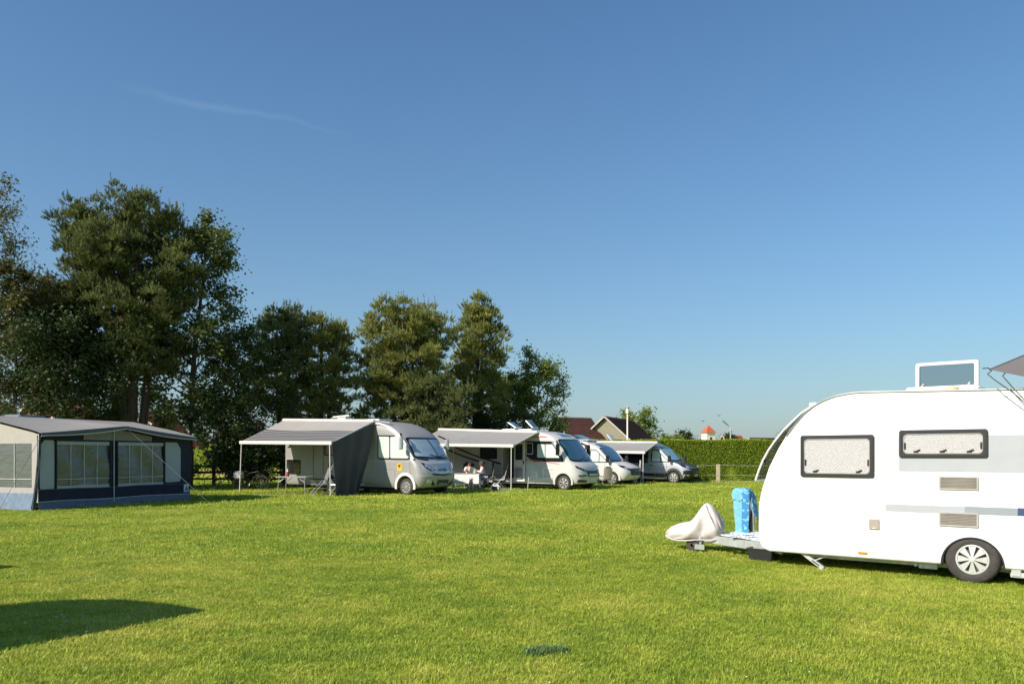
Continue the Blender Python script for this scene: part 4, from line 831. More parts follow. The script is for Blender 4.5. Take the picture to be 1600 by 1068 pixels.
for sg in (-1, 1):
    h = H2.patch(rquad([(sg*1.02, 1.12), (sg*.5, .9), (sg*.42, .86), (sg*.62, .86), (sg*.98, 1.0)], .15), 'front', .012, .02).build('headlight', blackg, m2, 40)
    for cy in (.62, .74, .86): H2.patch([(sg*cy+.035*cos(a), .93+(cy-.62)*.38+.028*sin(a)) for a in np.linspace(0, 2*pi, 12, endpoint=False)], 'front', .02, .012, 2).build('lamp_lens', lamp_glass, h, 40)
    H2.patch(rquad([(sg*.55, .64), (sg*.98, .64), (sg*.98, .7), (sg*.55, .7)], .2), 'front', .008, .02, 2).build('bumper_slot', blackg, m2, 40)
    H2.patch(rquad([(sg*.5, .38), (sg*1.0, .38), (sg*.98, .5), (sg*.5, .46)], .2), 'front', .008, .02, 2).build('air_inlet', black, m2, 40)
H2.patch(rquad([(-.44, .62), (.44, .62), (.5, .88), (-.5, .88)], .12), 'front', .01, .02, 3).build('grille', black, m2, 40); H2.patch(rquad([(-.38, .66), (.38, .66), (.38, .74), (-.38, .74)], .12), 'front', .02, .02, 3).build('grille_bar', silver_cool, m2, 40)
H2.patch(rquad([(-.26, .44), (.26, .44), (.26, .55), (-.26, .55)], .04), 'front', .014, .012, 2).build('number_plate', mat('white_plate', (.6, .6, .58), .5), m2, 40)
H2.patch([(-1.55, 1.28), (.02, 1.28), (-.02, 1.45), (-.28, 2.0), (-.52, 2.2), (-1.95, 2.2), (-1.95, 1.5)], 'side', .005, .012, 3).build('black_band', blackg, m2, 40)
side_window(H2, m2, [(-1.4, 1.42), (-.18, 1.42), (-.22, 1.55), (-.5, 2.1), (-1.4, 2.1)], black, glass_green, split=([(-1.36, 1.46), (-.96, 1.46), (-.96, 2.06), (-1.36, 2.06)], [(-.92, 1.46), (-.2, 1.46), (-.3, 1.7), (-.55, 2.06), (-.92, 2.06)]))
sw = side_window(H2, m2, [(-1.95, 1.6), (-1.6, 1.6), (-1.6, 2.12), (-1.95, 2.12)], grey_lt, blackg, .03)
side_window(H2, m2, [(-4.6, 1.35), (-3.6, 1.35), (-3.6, 1.95), (-4.6, 1.95)], black, blackg)
b = MB(); b.tube([H2.Sd(x, 2.40)+Vector((0, -.004, 0)) for x in np.linspace(-1.75, -.85, 6)], .03, 4)
H2.patch([(-1.75, 2.37), (-.8, 2.37), (-.85, 2.43), (-1.75, 2.43)], 'side', .005, .006, 2).build('red_stripe', red_m, m2, 40)
H2.patch([(-2.0, 1.34), (-1.55, 1.34), (-.2, 1.17), (-.2, 1.195), (-1.55, 1.37), (-2.0, 1.37)], 'side', .007, .006, 2).build('red_stripe', red_m, m2, 40)
H2.patch([(-2.05, 1.2), (-1.6, 1.2), (-1.2, .6), (-.6, .55), (-.6, .5), (-2.05, .5)], 'side', .003, .006, 2).build('grey_panel', grey_lt, m2, 40)
for (xa, xb) in ((-7.0, -4.3), (-6.2, -3.4)):   # swooping dark decals on the shaded wall
    b = MB(); pts = [(xa+(xb-xa)*t, 1.95-.75*t**.8) for t in np.linspace(0, 1, 12)]
    H2.patch(pts+[(x, z-.05-.05*i/11) for i, (x, z) in list(enumerate(pts))[::-1]], 'side', .004, .004, 1).build('swoosh_decal', grey_cloth, m2, 40)
for poly in ([(-1.05, .52), (-.35, .62), (-.35, 1.0), (-1.05, 1.0)], [(-1.75, .45), (-1.4, .45), (-1.4, .8), (-1.75, .8)], [(-6.9, .6), (-6.2, .6), (-6.2, 1.9), (-6.9, 1.9)]):
    pts = [H2.Sd(*p)+Vector((0, -.006, 0)) for p in rquad(poly, .12)]; MB().tube(pts+[pts[0]], .02, 5, False).build('hatch_frame', white, m2)
dl = empty('door', (-2.60, -1.20, 0), radians(174), parent=m2)     # leaf folded back against the wall, its inner side showing
MB().box((-.33, 0, 1.3), (.64, .05, 1.85)).build('door_leaf', white_warm, dl, bevel=.015); MB().box((-.33, .03, 1.72), (.42, .03, .72)).build('door_window', blackg, dl, bevel=.012); MB().box((-.33, .06, .75), (.42, .10, .5)).build('waste_bin', mat('bin_grey', (.25, .24, .23), .6), dl, bevel=.02); MB().box((-.60, .04, 1.25), (.04, .05, .18)).build('handle', black, dl)
b = MB(); b.ring(rrect(-3.31, .36, -2.59, 2.28, .06), rrect(-3.27, .40, -2.63, 2.24, .05), -1.15, -1.12); b.build('door_frame', white_warm, m2)
MB().box((-2.95, -1.38, .3), (.66, .36, .05)).build('entry_step', alu, m2, bevel=.01)
mi = MB(); mi.box((-.12, -1.42, 1.82), (.14, .16, .5)); mi.build('mirror', blackg, m2, bevel=.025); MB().tube([(-.35, -1.1, 2.18), (-.2, -1.36, 2.2), (-.12, -1.42, 2.05)], .04).build('mirror_arm', black, m2); MB().box((-.12, 1.42, 1.82), (.14, .16, .5)).build('mirror', blackg, m2, bevel=.025); MB().tube([(-.35, 1.1, 2.15), (-.12, 1.42, 2.0)], .04).build('mirror_arm', black, m2)
for (x, ang) in ((-3.5, 30), (-2.55, 42)):       # two opened roof hatches
    z = H2.zz(x, 2.68); h = empty('roof_hatch', (x, 0, z), parent=m2); MB().ring(rrect(-.32, -.32, .32, .32, .05), rrect(-.27, -.27, .27, .27, .04), 0, .08)
    fr = MB(); [fr.box(c, d) for c, d in (((-.33, 0, .03), (.06, .7, .1)), ((.33, 0, .03), (.06, .7, .1)), ((0, -.33, .03), (.6, .06, .1)), ((0, .33, .03), (.6, .06, .1)))]; fr.build('hatch_base', white, h)
    Rm = Matrix.Rotation(radians(ang), 3, 'Y'); c = Vector((.36, 0, .1)); lid = MB(); lid.box(c+Rm @ Vector((-.28, 0, .03)), (.56, .56, .05), Rm); lid.build('hatch_lid', white, h, bevel=.02); lid = MB(); lid.box(c+Rm @ Vector((-.28, 0, .065)), (.42, .42, .02), Rm); lid.build('hatch_pane', glass_blue, h)
for x in (-3.8, -5.1): MB().box((x, .1, H2.zz(x, 2.71)), (.5, .5, .06)).build('roof_vent', whitemetal, m2, bevel=.02)
grey_aw = mat('grey_awning_cloth', (.23, .225, .22), .75, var=.05, scale=2, bump=.1, bscale=4)
awning(m2, -7.05, -1.36, 2.83, 2.60, 2.0, 2.1, 2.0, -1.13, grey_aw, legs=(1,), leg_m=whitemetal, sag=.05)
MB().tube([(-1.72, -1.17, .75), (-1.6, -1.5, .55), (-1.25, -2.1, .2), (-1.0, -2.5, .015)], .016, 6).build('power_cable', mat('pale_cable', (.5, .46, .32), .7), m2)
g2 = link('groundsheet', MB().box((0, 0, .012), (5.6, 2.3, .024)).mesh('groundsheet'), floor_cloth)
def m2loc(L, D, z=0): return hloc(L, D, z, m2, 1.13)
g2.location = m2loc(4.2, 1.25); g2.rotation_euler.z = -TH; tag(g2, 'pale grey groundsheet under the table with the white cloth', 'groundsheet')

# ------------------------------------------------------------------ breakfast table, two people, dog, carrier
TB = Vector((-2.12, 36.75, .024)); TRZ = radians(-10)
tb = folding_table(tuple(TB), TRZ, 'folding table under a white cloth where two people sit', 1.25, .7, .70, mat('wood_table_top', (.34, .2, .1), .5, stretch=(1, 6, 6)))
cl = empty('tablecloth', tuple(TB), TRZ, 'white tablecloth draped over the front and right side of the picnic table', 'tablecloth'); R = []
cloth_m = mat('white_cloth', (.74, .73, .68), .85, var=.05, bump=.15, bscale=12)
for i in range(25):
    t = i/24; x = -.52+1.2*t; row = []
    for j in range(13):
        v = j/12; L = .95*v
        if L < .5: p = (x, .14-L, .706)
        else: p = (x, -.36-.03*sin(t*21)*(L-.5)-.03*(L-.5), .706-(L-.5))
        row.append(p)
    R.append(row)
MB().sheet(R, .006).build('cloth_front', cloth_m, cl, 60)
for sx in (-.56, .67): MB().sheet([[(sx+.02*sin(j*1.1)*v+.03*v, -.38+.30*j/8, .70-.64*v) for j in range(9)] for v in np.linspace(0, 1, 7)], .006).build('cloth_side', cloth_m, cl, 60)
skin_m = mat('sunburnt_skin', (.50, .24, .16), .55, var=.1, scale=20); shirt_w = mat('white_shirt', (.72, .70, .68), .85, var=.05, bump=.2, bscale=20); shirt_l = mat('pale_lilac_shirt', (.62, .58, .64), .85, var=.06, bump=.2, bscale=20)
trou_b = mat('dark_trousers', (.03, .03, .04), .85, var=.1); trou_l = mat('pale_lilac_trousers', (.42, .40, .48), .85, var=.08, bump=.2); hair_w = mat('white_hair', (.68, .62, .55), .8, var=.15, scale=30, bump=.6, bscale=50); hair_r = mat('grey_brown_hair', (.42, .32, .26), .8, var=.2, scale=30, bump=.6, bscale=50)
def hand(V, E, wrist, d, up, r=.016):
    """palm, four unequal curled fingers and a thumb off its side, appended to skin chains starting at vertex index wrist"""
    d = Vector(d).normalized(); up = Vector(up); s_ = d.cross(up).normalized(); up = s_.cross(d).normalized(); w = Vector(V[wrist][:3]); p = w+d*.07; V.append((*p, (.036, .018))); pi_ = len(V)-1; E.append((wrist, pi_))
    for k, (o, L) in enumerate(((-.03, .065), (-.01, .075), (.01, .07), (.03, .055))):
        a = p+d*.02+s_*o; b_ = a+d*L*.5-up*.006; c = b_+d*L*.4-up*L*.35; n = len(V); V += [(*a, .0095), (*b_, .0085), (*c, .007)]; E += [(pi_, n), (n, n+1), (n+1, n+2)]
    a = w+d*.035+s_*.035; b_ = a+d*.035+s_*.02; n = len(V); V += [(*a, .011), (*b_, .008)]; E += [(wrist, n), (n, n+1)]
def person(loc, rz, label, shirt, trousers, hairm, arm_l, arm_r, head_tilt=0., bald=False, lean=.12, skirt=False, glasses=False):
    """seated, facing local +x; seat .45 high. arm = (elbow, wrist, hand direction)"""
    p = empty('person', loc, rz, label, 'person')
    nk = (.02+lean, 0, 1.04); V = [(0, 0, .53, (.15, .12)), (.03+lean*.3, 0, .72, (.145, .115)), (.02+lean*.7, 0, .92, (.16, .11)), (*nk, (.065, .06)), (nk[0]+.03, 0, 1.13, (.055, .055))]; E = [(0, 1), (1, 2), (2, 3), (3, 4)]
    for s_, (el, wr, hd) in ((1, arm_l), (-1, arm_r)):
        n = len(V); V += [(lean*.85+.01, s_*.17, .98, .062), (el[0], s_*el[1], el[2], .044), (wr[0], s_*wr[1], wr[2], .028)]; E += [(2, n), (n, n+1), (n+1, n+2)]; hand(V, E, n+2, hd if s_ > 0 else (hd[0], -hd[1], hd[2]), (0, 0, 1))
    for s_ in (1, -1):
        n = len(V); V += [(.02, s_*.10, .52, .088), (.44, s_*.13, .52, .066), (.40, s_*.14, .10, .042), (.41, s_*.14, .05, .04), (.53, s_*.15, .035, (.035, .026)), (.60, s_*.155, .03, (.03, .02))]; E += [(0, n), (n, n+1), (n+1, n+2), (n+2, n+3), (n+3, n+4), (n+4, n+5)]
    skin('body', V, E, skin_m, p, 1)
    # shirt and trousers follow the body a little further out
    SV = [(0, 0, .54, (.165, .14)), (.03+lean*.3, 0, .72, (.16, .13)), (.02+lean*.7, 0, .93, (.172, .122)), (.02+lean*.95, 0, 1.02, (.085, .08))]; SE = [(0, 1), (1, 2), (2, 3)]
    for s_, (el, wr, hd) in ((1, arm_l), (-1, arm_r)):
        e = Vector((el[0], s_*el[1], el[2])); sh = Vector((lean*.85+.01, s_*.17, .98)); c = sh.lerp(e, .75); n = len(SV); SV += [(*sh, .075), (*c, .064)]; SE += [(2, n), (n, n+1)]
        if shirt is shirt_l: w = Vector((wr[0], s_*wr[1], wr[2])); SV += [(*e, .058), (*e.lerp(w, .8), .042)]; SE += [(n+1, n+2), (n+2, n+3)]
    skin('shirt', SV, SE, shirt, p, 1)
    TV = [(0, 0, .52, (.17, .125))]; TE = []
    for s_ in (1, -1): n = len(TV); TV += [(.04, s_*.10, .52, .10), (.45, s_*.13, .52, .078), (.41, s_*.14, .14, .06)]; TE += [(0, n), (n, n+1), (n+1, n+2)]
    skin('trousers', TV, TE, trousers, p, 1)
    for s_ in (1, -1): MB().lathe([(0, 0), (.045, 0), (.05, .03), (.04, .07), (0, .08)], 12, 'z').build('shoe', black if trousers is trou_b else red_m, p).scale = (2.6, 1, 1)
    for k, s_ in enumerate((1, -1)):
        o = [c for c in p.children if c.name.startswith('shoe')][k]; o.location = (.48, s_*.145, 0)
    # head: skull, jaw, nose, brows, ears
    hd = empty('head', (nk[0]+.05, 0, 1.2), parent=p); hd.rotation_euler = (0, head_tilt, 0); rows = []
    for i in range(15):
        v = i/14; th = pi*v; z = .125*cos(th); rr = sin(th)**.85; row = []
        for j in range(20):
            a = 2*pi*j/20; fx = .098*rr*(1.0 if cos(a) < 0 else (1.0-.18*max(0, -cos(th)))) ; fy = .077*rr*(1-.22*max(0, -cos(th)))
            x = fx*cos(a); 
            if cos(a) > .9 and -.045 < z < .03: x += .026*(1-abs(z+.022)/.055)*(1 if cos(a) > .97 else .25)      # nose
            if .7 < cos(a) < .97 and .0 < z < .03: x -= .008                                                 # eye sockets
            row.append((x, fy*sin(a), z))
        rows.append(row)
    MB().grid(rows, True).build('skull', skin_m, hd, 60)
    for s_ in (-1, 1):
        MB().lathe([(0, -.008), (.012, -.006), (.014, 0), (0, .008)], 10, 'y', (.088, s_*.032, .015)).build('eye', mat('eye_dark', (.03, .025, .02), .2), hd); MB().lathe([(0, -.006), (.026, -.008), (.03, .003), (0, .006)], 10, 'y', (-.005, s_*.078, .0)).build('ear', skin_m, hd)
    MB().box((.088, 0, -.06), (.012, .045, .009)).build('mouth', mat('lip_red', (.35, .1, .09), .5), hd, bevel=.003)
    hr = [[(.104*sin(th)*cos(a)*(1.0 if cos(a) < 0 else .93)-.012, .086*sin(th)*sin(a), .018+.122*cos(th)) for a in np.linspace(0, 2*pi, 18, endpoint=False)] for th in np.linspace(.05, 1.45 if not bald else 1.2, 7)]
    hr.append([(x*.95-.02*(x < 0), y*.95, z-.05*(1 if x < .03 else 0)) for x, y, z in hr[-1]]); MB().grid(hr, True).build('hair', hairm, hd, 60)
    if glasses: MB().box((.1, 0, .018), (.012, .125, .034)).build('sunglasses', blackg, hd, bevel=.006)
    return p
person((-2.02, 37.52, .0), radians(-78), 'person in a white shirt with one hand raised to the face, behind the picnic table', shirt_w, trou_b, hair_r, ((.16, .30, .76), (.40, .14, .80), (1, -.3, .1)), ((.34, .26, .80), (.26, .06, 1.1), (.1, -.3, .9)), .12, True)
person((-1.25, 37.02, .0), radians(188), 'white-haired person in pale lilac clothes seated at the right end of the picnic table', shirt_l, trou_l, hair_w, ((.22, .27, .80), (.40, .08, .86), (.9, -.4, .2)), ((.20, .28, .78), (.42, .10, .80), (.9, -.3, .1)), .28, False, .14, glasses=True)
camp_chair((-1.98, 37.62, 0), radians(-78), 'dark camp chair behind the table, under the person in the white shirt', 'chairs at the picnic table', grey_cloth, .12, mat('grey_tube', (.30, .29, .28), .4, metal=.4))
camp_chair((-1.2, 37.03, 0), radians(188), 'dark camp chair under the white-haired person', 'chairs at the picnic table', grey_cloth, .12, mat('grey_tube', (.30, .29, .28), .4, metal=.4))
camp_chair((-.55, 36.75, .024), radians(170), 'empty dark camp chair behind the white-haired person, beside the open door', 'chairs at the picnic table', grey_cloth, .2, mat('grey_tube', (.30, .29, .28), .4, metal=.4))
jug = empty('jug', (-1.72, 36.95, .724), 0, 'pale green jug standing on the picnic table between the two people', 'jug'); MB().lathe([(0, 0), (.06, 0), (.075, .05), (.07, .14), (.04, .2), (.045, .24), (.035, .245)], 18, 'z').build('jug_body', mat('pale_green_glass', (.25, .5, .4), .15, coat=.5), jug); MB().tube([(.06, 0, .2), (.12, 0, .16), (.1, 0, .07), (.07, 0, .05)], .01, 6).build('handle', mat('pale_green_glass', (.25, .5, .4), .15), jug)
for (cx, cy, lab) in ((-2.3, 36.9, 'dark mug on the picnic table in front of the person with the raised hand'), (-1.62, 36.72, 'small mug at the right edge of the picnic table')):
    c = empty('mug', (cx, cy, .724), 0, lab, 'mug', 'mugs on the picnic table'); MB().lathe([(0, 0), (.038, 0), (.042, .09), (.036, .09), (.034, .01), (0, .01)], 14, 'z').build('cup', mat('mug_dark', (.12, .05, .06), .3), c); MB().tube([(.04, 0, .075), (.065, 0, .06), (.062, 0, .03), (.04, 0, .02)], .006, 5).build('handle', mat('mug_dark', (.12, .05, .06), .3), c)
dog = empty('dog', (-1.86, 36.12, .02), radians(-85), 'small cream curly-coated dog sitting in front of the picnic table', 'dog')
dm = mat('cream_fur', (.58, .48, .34), .95, var=.25, scale=22, bump=.8, bscale=40)
V = [(-.12, 0, .13, (.12, .11)), (-.04, 0, .24, (.105, .11)), (.05, 0, .34, (.085, .09)), (.08, 0, .43, (.06, .06)), (.10, 0, .50, (.085, .082)), (.17, 0, .475, (.045, .04)), (.215, 0, .465, (.028, .028))]; E = [(i, i+1) for i in range(6)]
for s_ in (-1, 1):
    n = len(V); V += [(.07, s_*.06, .29, .045), (.085, s_*.065, .15, .033), (.085, s_*.065, .04, .03), (.13, s_*.065, .022, .03)]; E += [(2, n), (n, n+1), (n+1, n+2), (n+2, n+3)]
    n = len(V); V += [(-.06, s_*.12, .14, .07), (.06, s_*.13, .16, .045), (-.06, s_*.13, .05, .032), (.05, s_*.13, .024, .032)]; E += [(0, n), (n, n+1), (n+1, n+2), (n+2, n+3)]
n = len(V); V += [(-.24, 0, .06, .035), (-.32, .05, .06, .03)]; E += [(0, n), (n, n+1)]
skin('body', V, E, dm, dog, 2)
for s_ in (-1, 1): MB().sheet([[(.07+.06*j/3, s_*(.075+.02*k/4), .545-.12*k/4) for j in range(4)] for k in range(5)], .025).build('ear', dm, dog, 60); MB().lathe([(0, -.01), (.012, 0), (0, .01)], 8, 'y', (.172, s_*.035, .515)).build('eye', blackg, dog)
MB().lathe([(0, -.014), (.016, 0), (0, .014)], 8, 'y', (.245, 0, .475)).build('nose', blackg, dog)
pc = empty('pet_carrier', m2loc(2.35, 1.9, .024), radians(-8), 'white pet carrier with a dark opening standing on the groundsheet by the door', 'pet carrier')
MB().box((0, 0, .13), (.44, .28, .26)).build('carrier_shell', whitemetal, pc, bevel=.06); MB().box((-.02, -.145, .12), (.24, .02, .13)).build('carrier_opening', black, pc, bevel=.02); MB().tube([(-.1, 0, .26), (-.08, 0, .31), (.08, 0, .31), (.1, 0, .26)], .014, 6).build('handle', grey_lt, pc)
sh = empty('shoe_rack', m2loc(4.6, 1.75, .024), -TH, 'low row of pale shoes under the picnic table', 'shoes')
for k in range(4): MB().lathe([(0, 0), (.045, 0), (.045, .04), (.03, .08), (0, .085)], 10, 'z').build('shoe', whitemetal if k % 2 else grey_lt, sh).location = (-.3+.2*k, 0, 0)

# ------------------------------------------------------------------ camper vans
def van_levels(r): return [(.24, .62, .93, r+.05, .5), (.30, .84, .98, r, .6), (.48, .95, 1.0, r, .62), (.70, .96, 1.0, r, .6), (.88, .88, 1.0, r, .55), (1.02, .68, 1.0, r, .5), (1.12, .38, .99, r, .42), (1.2, .12, .98, r, .34), (1.26, .02, .975, r, .30), (1.6, -.38, .945, r+.02, .27), (1.96, -.78, .90, r+.05, .26),
           (2.08, -.98, .885, r+.07, .32), (2.2, -1.3, .86, r+.1, .45), (2.29, -1.65, .80, r+.14, .5), (2.33, -2.0, .65, r+.2, .5)]
def van(loc, rz, label, paint, nose, low, rear=-4.6, glass_w=None, arch=None, bumper=None):
    v = empty('camper_van', loc, rz, label, 'camper van'); Hv = Hull(van_levels(rear), rake=.006)
    b = Hv.body().build('body', paint, v, 28); boolean_cut(b, [arch_cutter(0, .34, .40, -1.3, -.65), arch_cutter(0, .34, .40, .65, 1.3), arch_cutter(-3.4, .34, .40, -1.3, -.65)])
    for x in (0, -3.4):
        wheel(v, (x, -.985, .33), .33, .2, 6, .66, alu, wide=.5); wheel(v, (x, .985, .33), .33, .2, 6, .66, alu, wide=.5, flip=-1)
        P = [(.40*cos(a)+x, .34+.40*sin(a)) for a in np.linspace(-.2, pi+.2, 20)]; Q = [(.50*cos(a)+x, .35+.52*sin(a)) for a in np.linspace(-.2, pi+.2, 20)]
        MB().grid([[(px, -.99, pz) for px, pz in P], [(px, -1.03, pz) for px, pz in P], [(px, -1.025, pz) for px, pz in Q], [(px, -.98, pz) for px, pz in Q]]).build('wheel_arch', arch or low, v, 40)
    MB().box((-2, 0, .22), (4.6, 1.6, .16)).build('underbody', dark, v)
    Hv.patch([(-3.0, .26), (-.48, .26), (-.48, .48), (-3.0, .48)], 'side', .006, .012, 1).build('sill_cladding', low, v, 40)
    ws = Hv.patch(rquad([(-.90, 1.24), (.90, 1.24), (.80, 1.97), (-.80, 1.97)], .1), 'front', .006, .02, 6).build('windscreen', blackg, v, 40); Hv.patch(rquad([(-.84, 1.29), (.84, 1.29), (.75, 1.93), (-.75, 1.93)], .1), 'front', .012, .01, 6).build('pane', glass_w or glass_blue, ws, 40)
    MB().tube([Hv.F(-.7, 1.25)+Vector((.04, 0, .02)), Hv.F(-.2, 1.3)+Vector((.04, 0, .02)), Hv.F(.3, 1.36)+Vector((.03, 0, .02))], .014, 6).build('wiper', black, ws)
    Hv.patch(rquad([(-.62, 2.0), (.62, 2.0), (.5, 2.2), (-.5, 2.2)], .2), 'front', .006, .02, 4).build('sky_window', mat('dark_roof_glass', (.025, .035, .06), .1, coat=1), v, 40)
    Hv.patch(rquad([(-.94, .90), (.94, .90), (.90, 1.2), (-.90, 1.2)], .1), 'front', .005, .02, 5).build('bonnet', nose, v, 40)
    if bumper: Hv.patch(rquad([(-.975, .29), (.975, .29), (.975, .74), (-.975, .74)], .06), 'front', .003, .02, 5).build('bumper', bumper, v, 40)
    Hv.patch(rquad([(-.55, .52), (.55, .52), (.62, .86), (-.62, .86)], .15), 'front', .01, .02, 4).build('grille', black, v, 40)
    for z in (.62, .72): Hv.patch([(-.5, z), (.5, z), (.5, z+.03), (-.5, z+.03)], 'front', .02, .015, 2).build('grille_bar', blackg, v, 40)
    Hv.patch(rquad([(-.26, .40), (.26, .40), (.26, .5), (-.26, .5)], .05), 'front', .012, .012, 2).build('number_plate', mat('white_plate', (.6, .6, .58), .5), v, 40)
    for sg in (-1, 1):
        h = Hv.patch(rquad([(sg*.97, 1.06), (sg*.72, .98), (sg*.55, .82), (sg*.7, .80), (sg*.95, .92)], .2), 'front', .012, .02).build('headlight', blackg, v, 40)
        Hv.patch([(sg*.76+.085*cos(a), .90+.06*sin(a)) for a in np.linspace(0, 2*pi, 14, endpoint=False)], 'front', .02, .012, 2).build('lamp_lens', lamp_glass, h, 40)
        Hv.patch([(sg*.78+.07*cos(a), .46+.05*sin(a)) for a in np.linspace(0, 2*pi, 14, endpoint=False)], 'front', .012, .02, 2).build('fog_light', lamp_glass, v, 40)
        y = sg*1.16; MB().box((-.18, y, 1.38), (.14, .2, .36)).build('mirror', black, v, bevel=.03); MB().tube([(-.22, sg*.96, 1.25), (-.18, y, 1.25)], .04).build('mirror_arm', black, v)
    side_window(Hv, v, [(-1.36, 1.18), (-.24, 1.18), (-.38, 1.34), (-.62, 1.55), (-.98, 1.87), (-1.3, 1.9), (-1.38, 1.55)], black, glass_green, split=([(-1.31, 1.23), (-.80, 1.23), (-.80, 1.66), (-1.0, 1.82), (-1.27, 1.84)], [(-.75, 1.23), (-.32, 1.23), (-.44, 1.35), (-.75, 1.61)]))
    for xs in (-.42, -1.48): MB().tube([Hv.Sd(xs, z)+Vector((0, -.003, 0)) for z in np.linspace(.5, 1.15 if xs > -1 else 1.98, 9)], .007, 4).build('door_seam', black, v)
    MB().tube([Hv.Sd(x, 1.06)+Vector((0, -.003, 0)) for x in np.linspace(rear+.2, -.4, 14)], .008, 4).build('side_moulding', grey_lt, v)
    MB().box((-1.32, -1.0, 1.02), (.18, .04, .05)).build('door_handle', black, v)
    return v, Hv
v3, H3 = van((5.27+.559, 42.0+.829, 0), -TH, 'white camper van with a roof box, between the white motorhome and the grey van', mat('warm_white_paint', (.56, .54, .51), .3, coat=.3, var=.03), mat('warm_white_paint', (.72, .69, .65)), mat('pale_grey_plastic', (.42, .42, .42), .5), arch=mat('warm_white_paint', (.72, .69, .65)))
H3.patch([(-3.9, 1.3), (-1.6, 1.3), (-1.62, 1.9), (-3.9, 1.9)], 'side', .006, .012, 2).build('black_band', blackg, v3, 40)
lid = MB(); Rm = Matrix.Rotation(radians(20), 3, 'Y'); lid.box((-2.2, 0, 2.52), (.9, .9, .07), Rm); lid.build('roof_hatch', glass_blue, v3, bevel=.02); MB().box((-2.3, 0, 2.40), (1.3, 1.1, .1)).build('roof_rack', alu, v3, bevel=.02); MB().box((-1.62, -.9, 1.98), (.12, .03, .26)).build('dark_slot', mat('brown_trim', (.12, .04, .03), .5), v3)
v4, H4 = van((8.96+.559, 44.2+.829, 0), -TH, 'two-tone silver and black camper van with a grey awning, parked against the hedge', silver_cool, mat('graphite_paint', (.03, .032, .04), .25, coat=.5, var=.05), mat('graphite_plastic', (.04, .04, .045), .5), rear=-5.0, bumper=black, glass_w=mat('pale_teal_screen', (.18, .32, .36), .06, var=.25, coat=1))
H4.patch([(-4.85, 1.12), (-1.55, 1.12), (-1.55, 1.98), (-4.85, 1.98)], 'side', .006, .012, 2).build('black_band', blackg, v4, 40)
H4.patch(rquad([(-4.85, .3), (-.52, .3), (-.52, .56), (-4.85, .56)], .02), 'side', .004, .012, 2).build('lower_band', mat('graphite_paint', (.03, .032, .04)), v4, 40)
lt4 = MB()      # the white lettering is too small to read in the photograph: letter-sized strokes of the same length and height
for k, (w_, h_) in enumerate(((.06, .15), (.03, .15), (.07, .13), (.05, .10), (.03, .12), (.07, .10), (.06, .10), (.03, .14), (.06, .11), (.05, .11))):
    x = -2.42+.092*k; p_ = H4.Sd(x, .62+h_/2); lt4.box(p_+Vector((0, -.008, 0)), (w_*.45, .006, h_)); lt4.box(p_+Vector((w_*.35, -.008, (-.4 if k % 2 else .35)*h_)), (w_, .005, .03))
for k in range(5): lt4.box(H4.Sd(-1.47+.05*k, .64)+Vector((0, -.008, 0)), (.03, .006, .035))
lt4.build('side_lettering', white, v4, None)
H4.patch([(-1.1+.04*cos(a), .5+.04*sin(a)) for a in np.linspace(0, 2*pi, 10, endpoint=False)], 'side', .012, .01, 2).build('amber_reflector', orange_l, v4, 40)
MB().box((-2.35, -1.25, .27), (.75, .36, .07)).build('entry_step', whitemetal, v4, bevel=.01); MB().tube([(-1.05, -.86, 2.12), (-.95, -.8, 2.13)], .06).build('roof_light', mat('warm_lens', (.7, .6, .5), .3), v4)
awning(v4, -4.75, -1.0, 2.33, 2.27, 1.72, 1.80, 1.74, -.9, mat('pale_awning_cloth', (.235, .23, .22), .75, var=.05, scale=2), legs=(1,), leg_m=whitemetal, sag=.04)
p_ = hloc(1.25, 1.68, 0, v4, .9); MB_ = empty('towel', (p_[0], p_[1], 1.12), 0, 'small white towel tied to the awning leg of the two-tone van', 'towel'); MB().sheet([[(-.06+.022*j+.01*sin(k), -.03+.006*j, .18-.07*k) for j in range(4)] for k in range(6)], .02).build('towel_cloth', cloth_m, MB_, 60)
MB().sheet([[( -2.9+.02*j, .3-.1*j, 2.4+.3*k) for j in range(3)] for k in range(2)], .05)
lid = MB(); Rm = Matrix.Rotation(radians(50), 3, 'Y'); lid.box((-4.3, .1, 2.55), (.7, .7, .06), Rm); lid.build('roof_hatch', grey_lt, v4, bevel=.02)
# chairs and a rack in front of the vans
camp_chair((4.85, 40.9, 0), radians(100), 'cream camp chair seen from behind in front of the white camper van', 'chairs by the camper vans', mat('cream_chair_cloth', (.42, .36, .30), .8), .2, None, .78)
camp_chair((4.35, 41.2, 0), radians(20), 'dark brown camp chair beside the cream one near the white motorhome nose', 'chairs by the camper vans', mat('brown_chair_cloth', (.07, .04, .035), .85), .2, None, .78)
folding_table((4.0, 40.6, 0), radians(8), 'small low folding table by the nose of the white motorhome', .5, .4, .45)
folding_table((6.35, 43.0, 0), radians(-20), 'slim folding table standing in front of the two-tone van wall', .8, .5, .7)
camp_chair((6.85, 43.5, 0), radians(-120), 'dark camp chair in the shade between the two camper vans', 'chairs by the camper vans', grey_cloth, .15, None, .75)

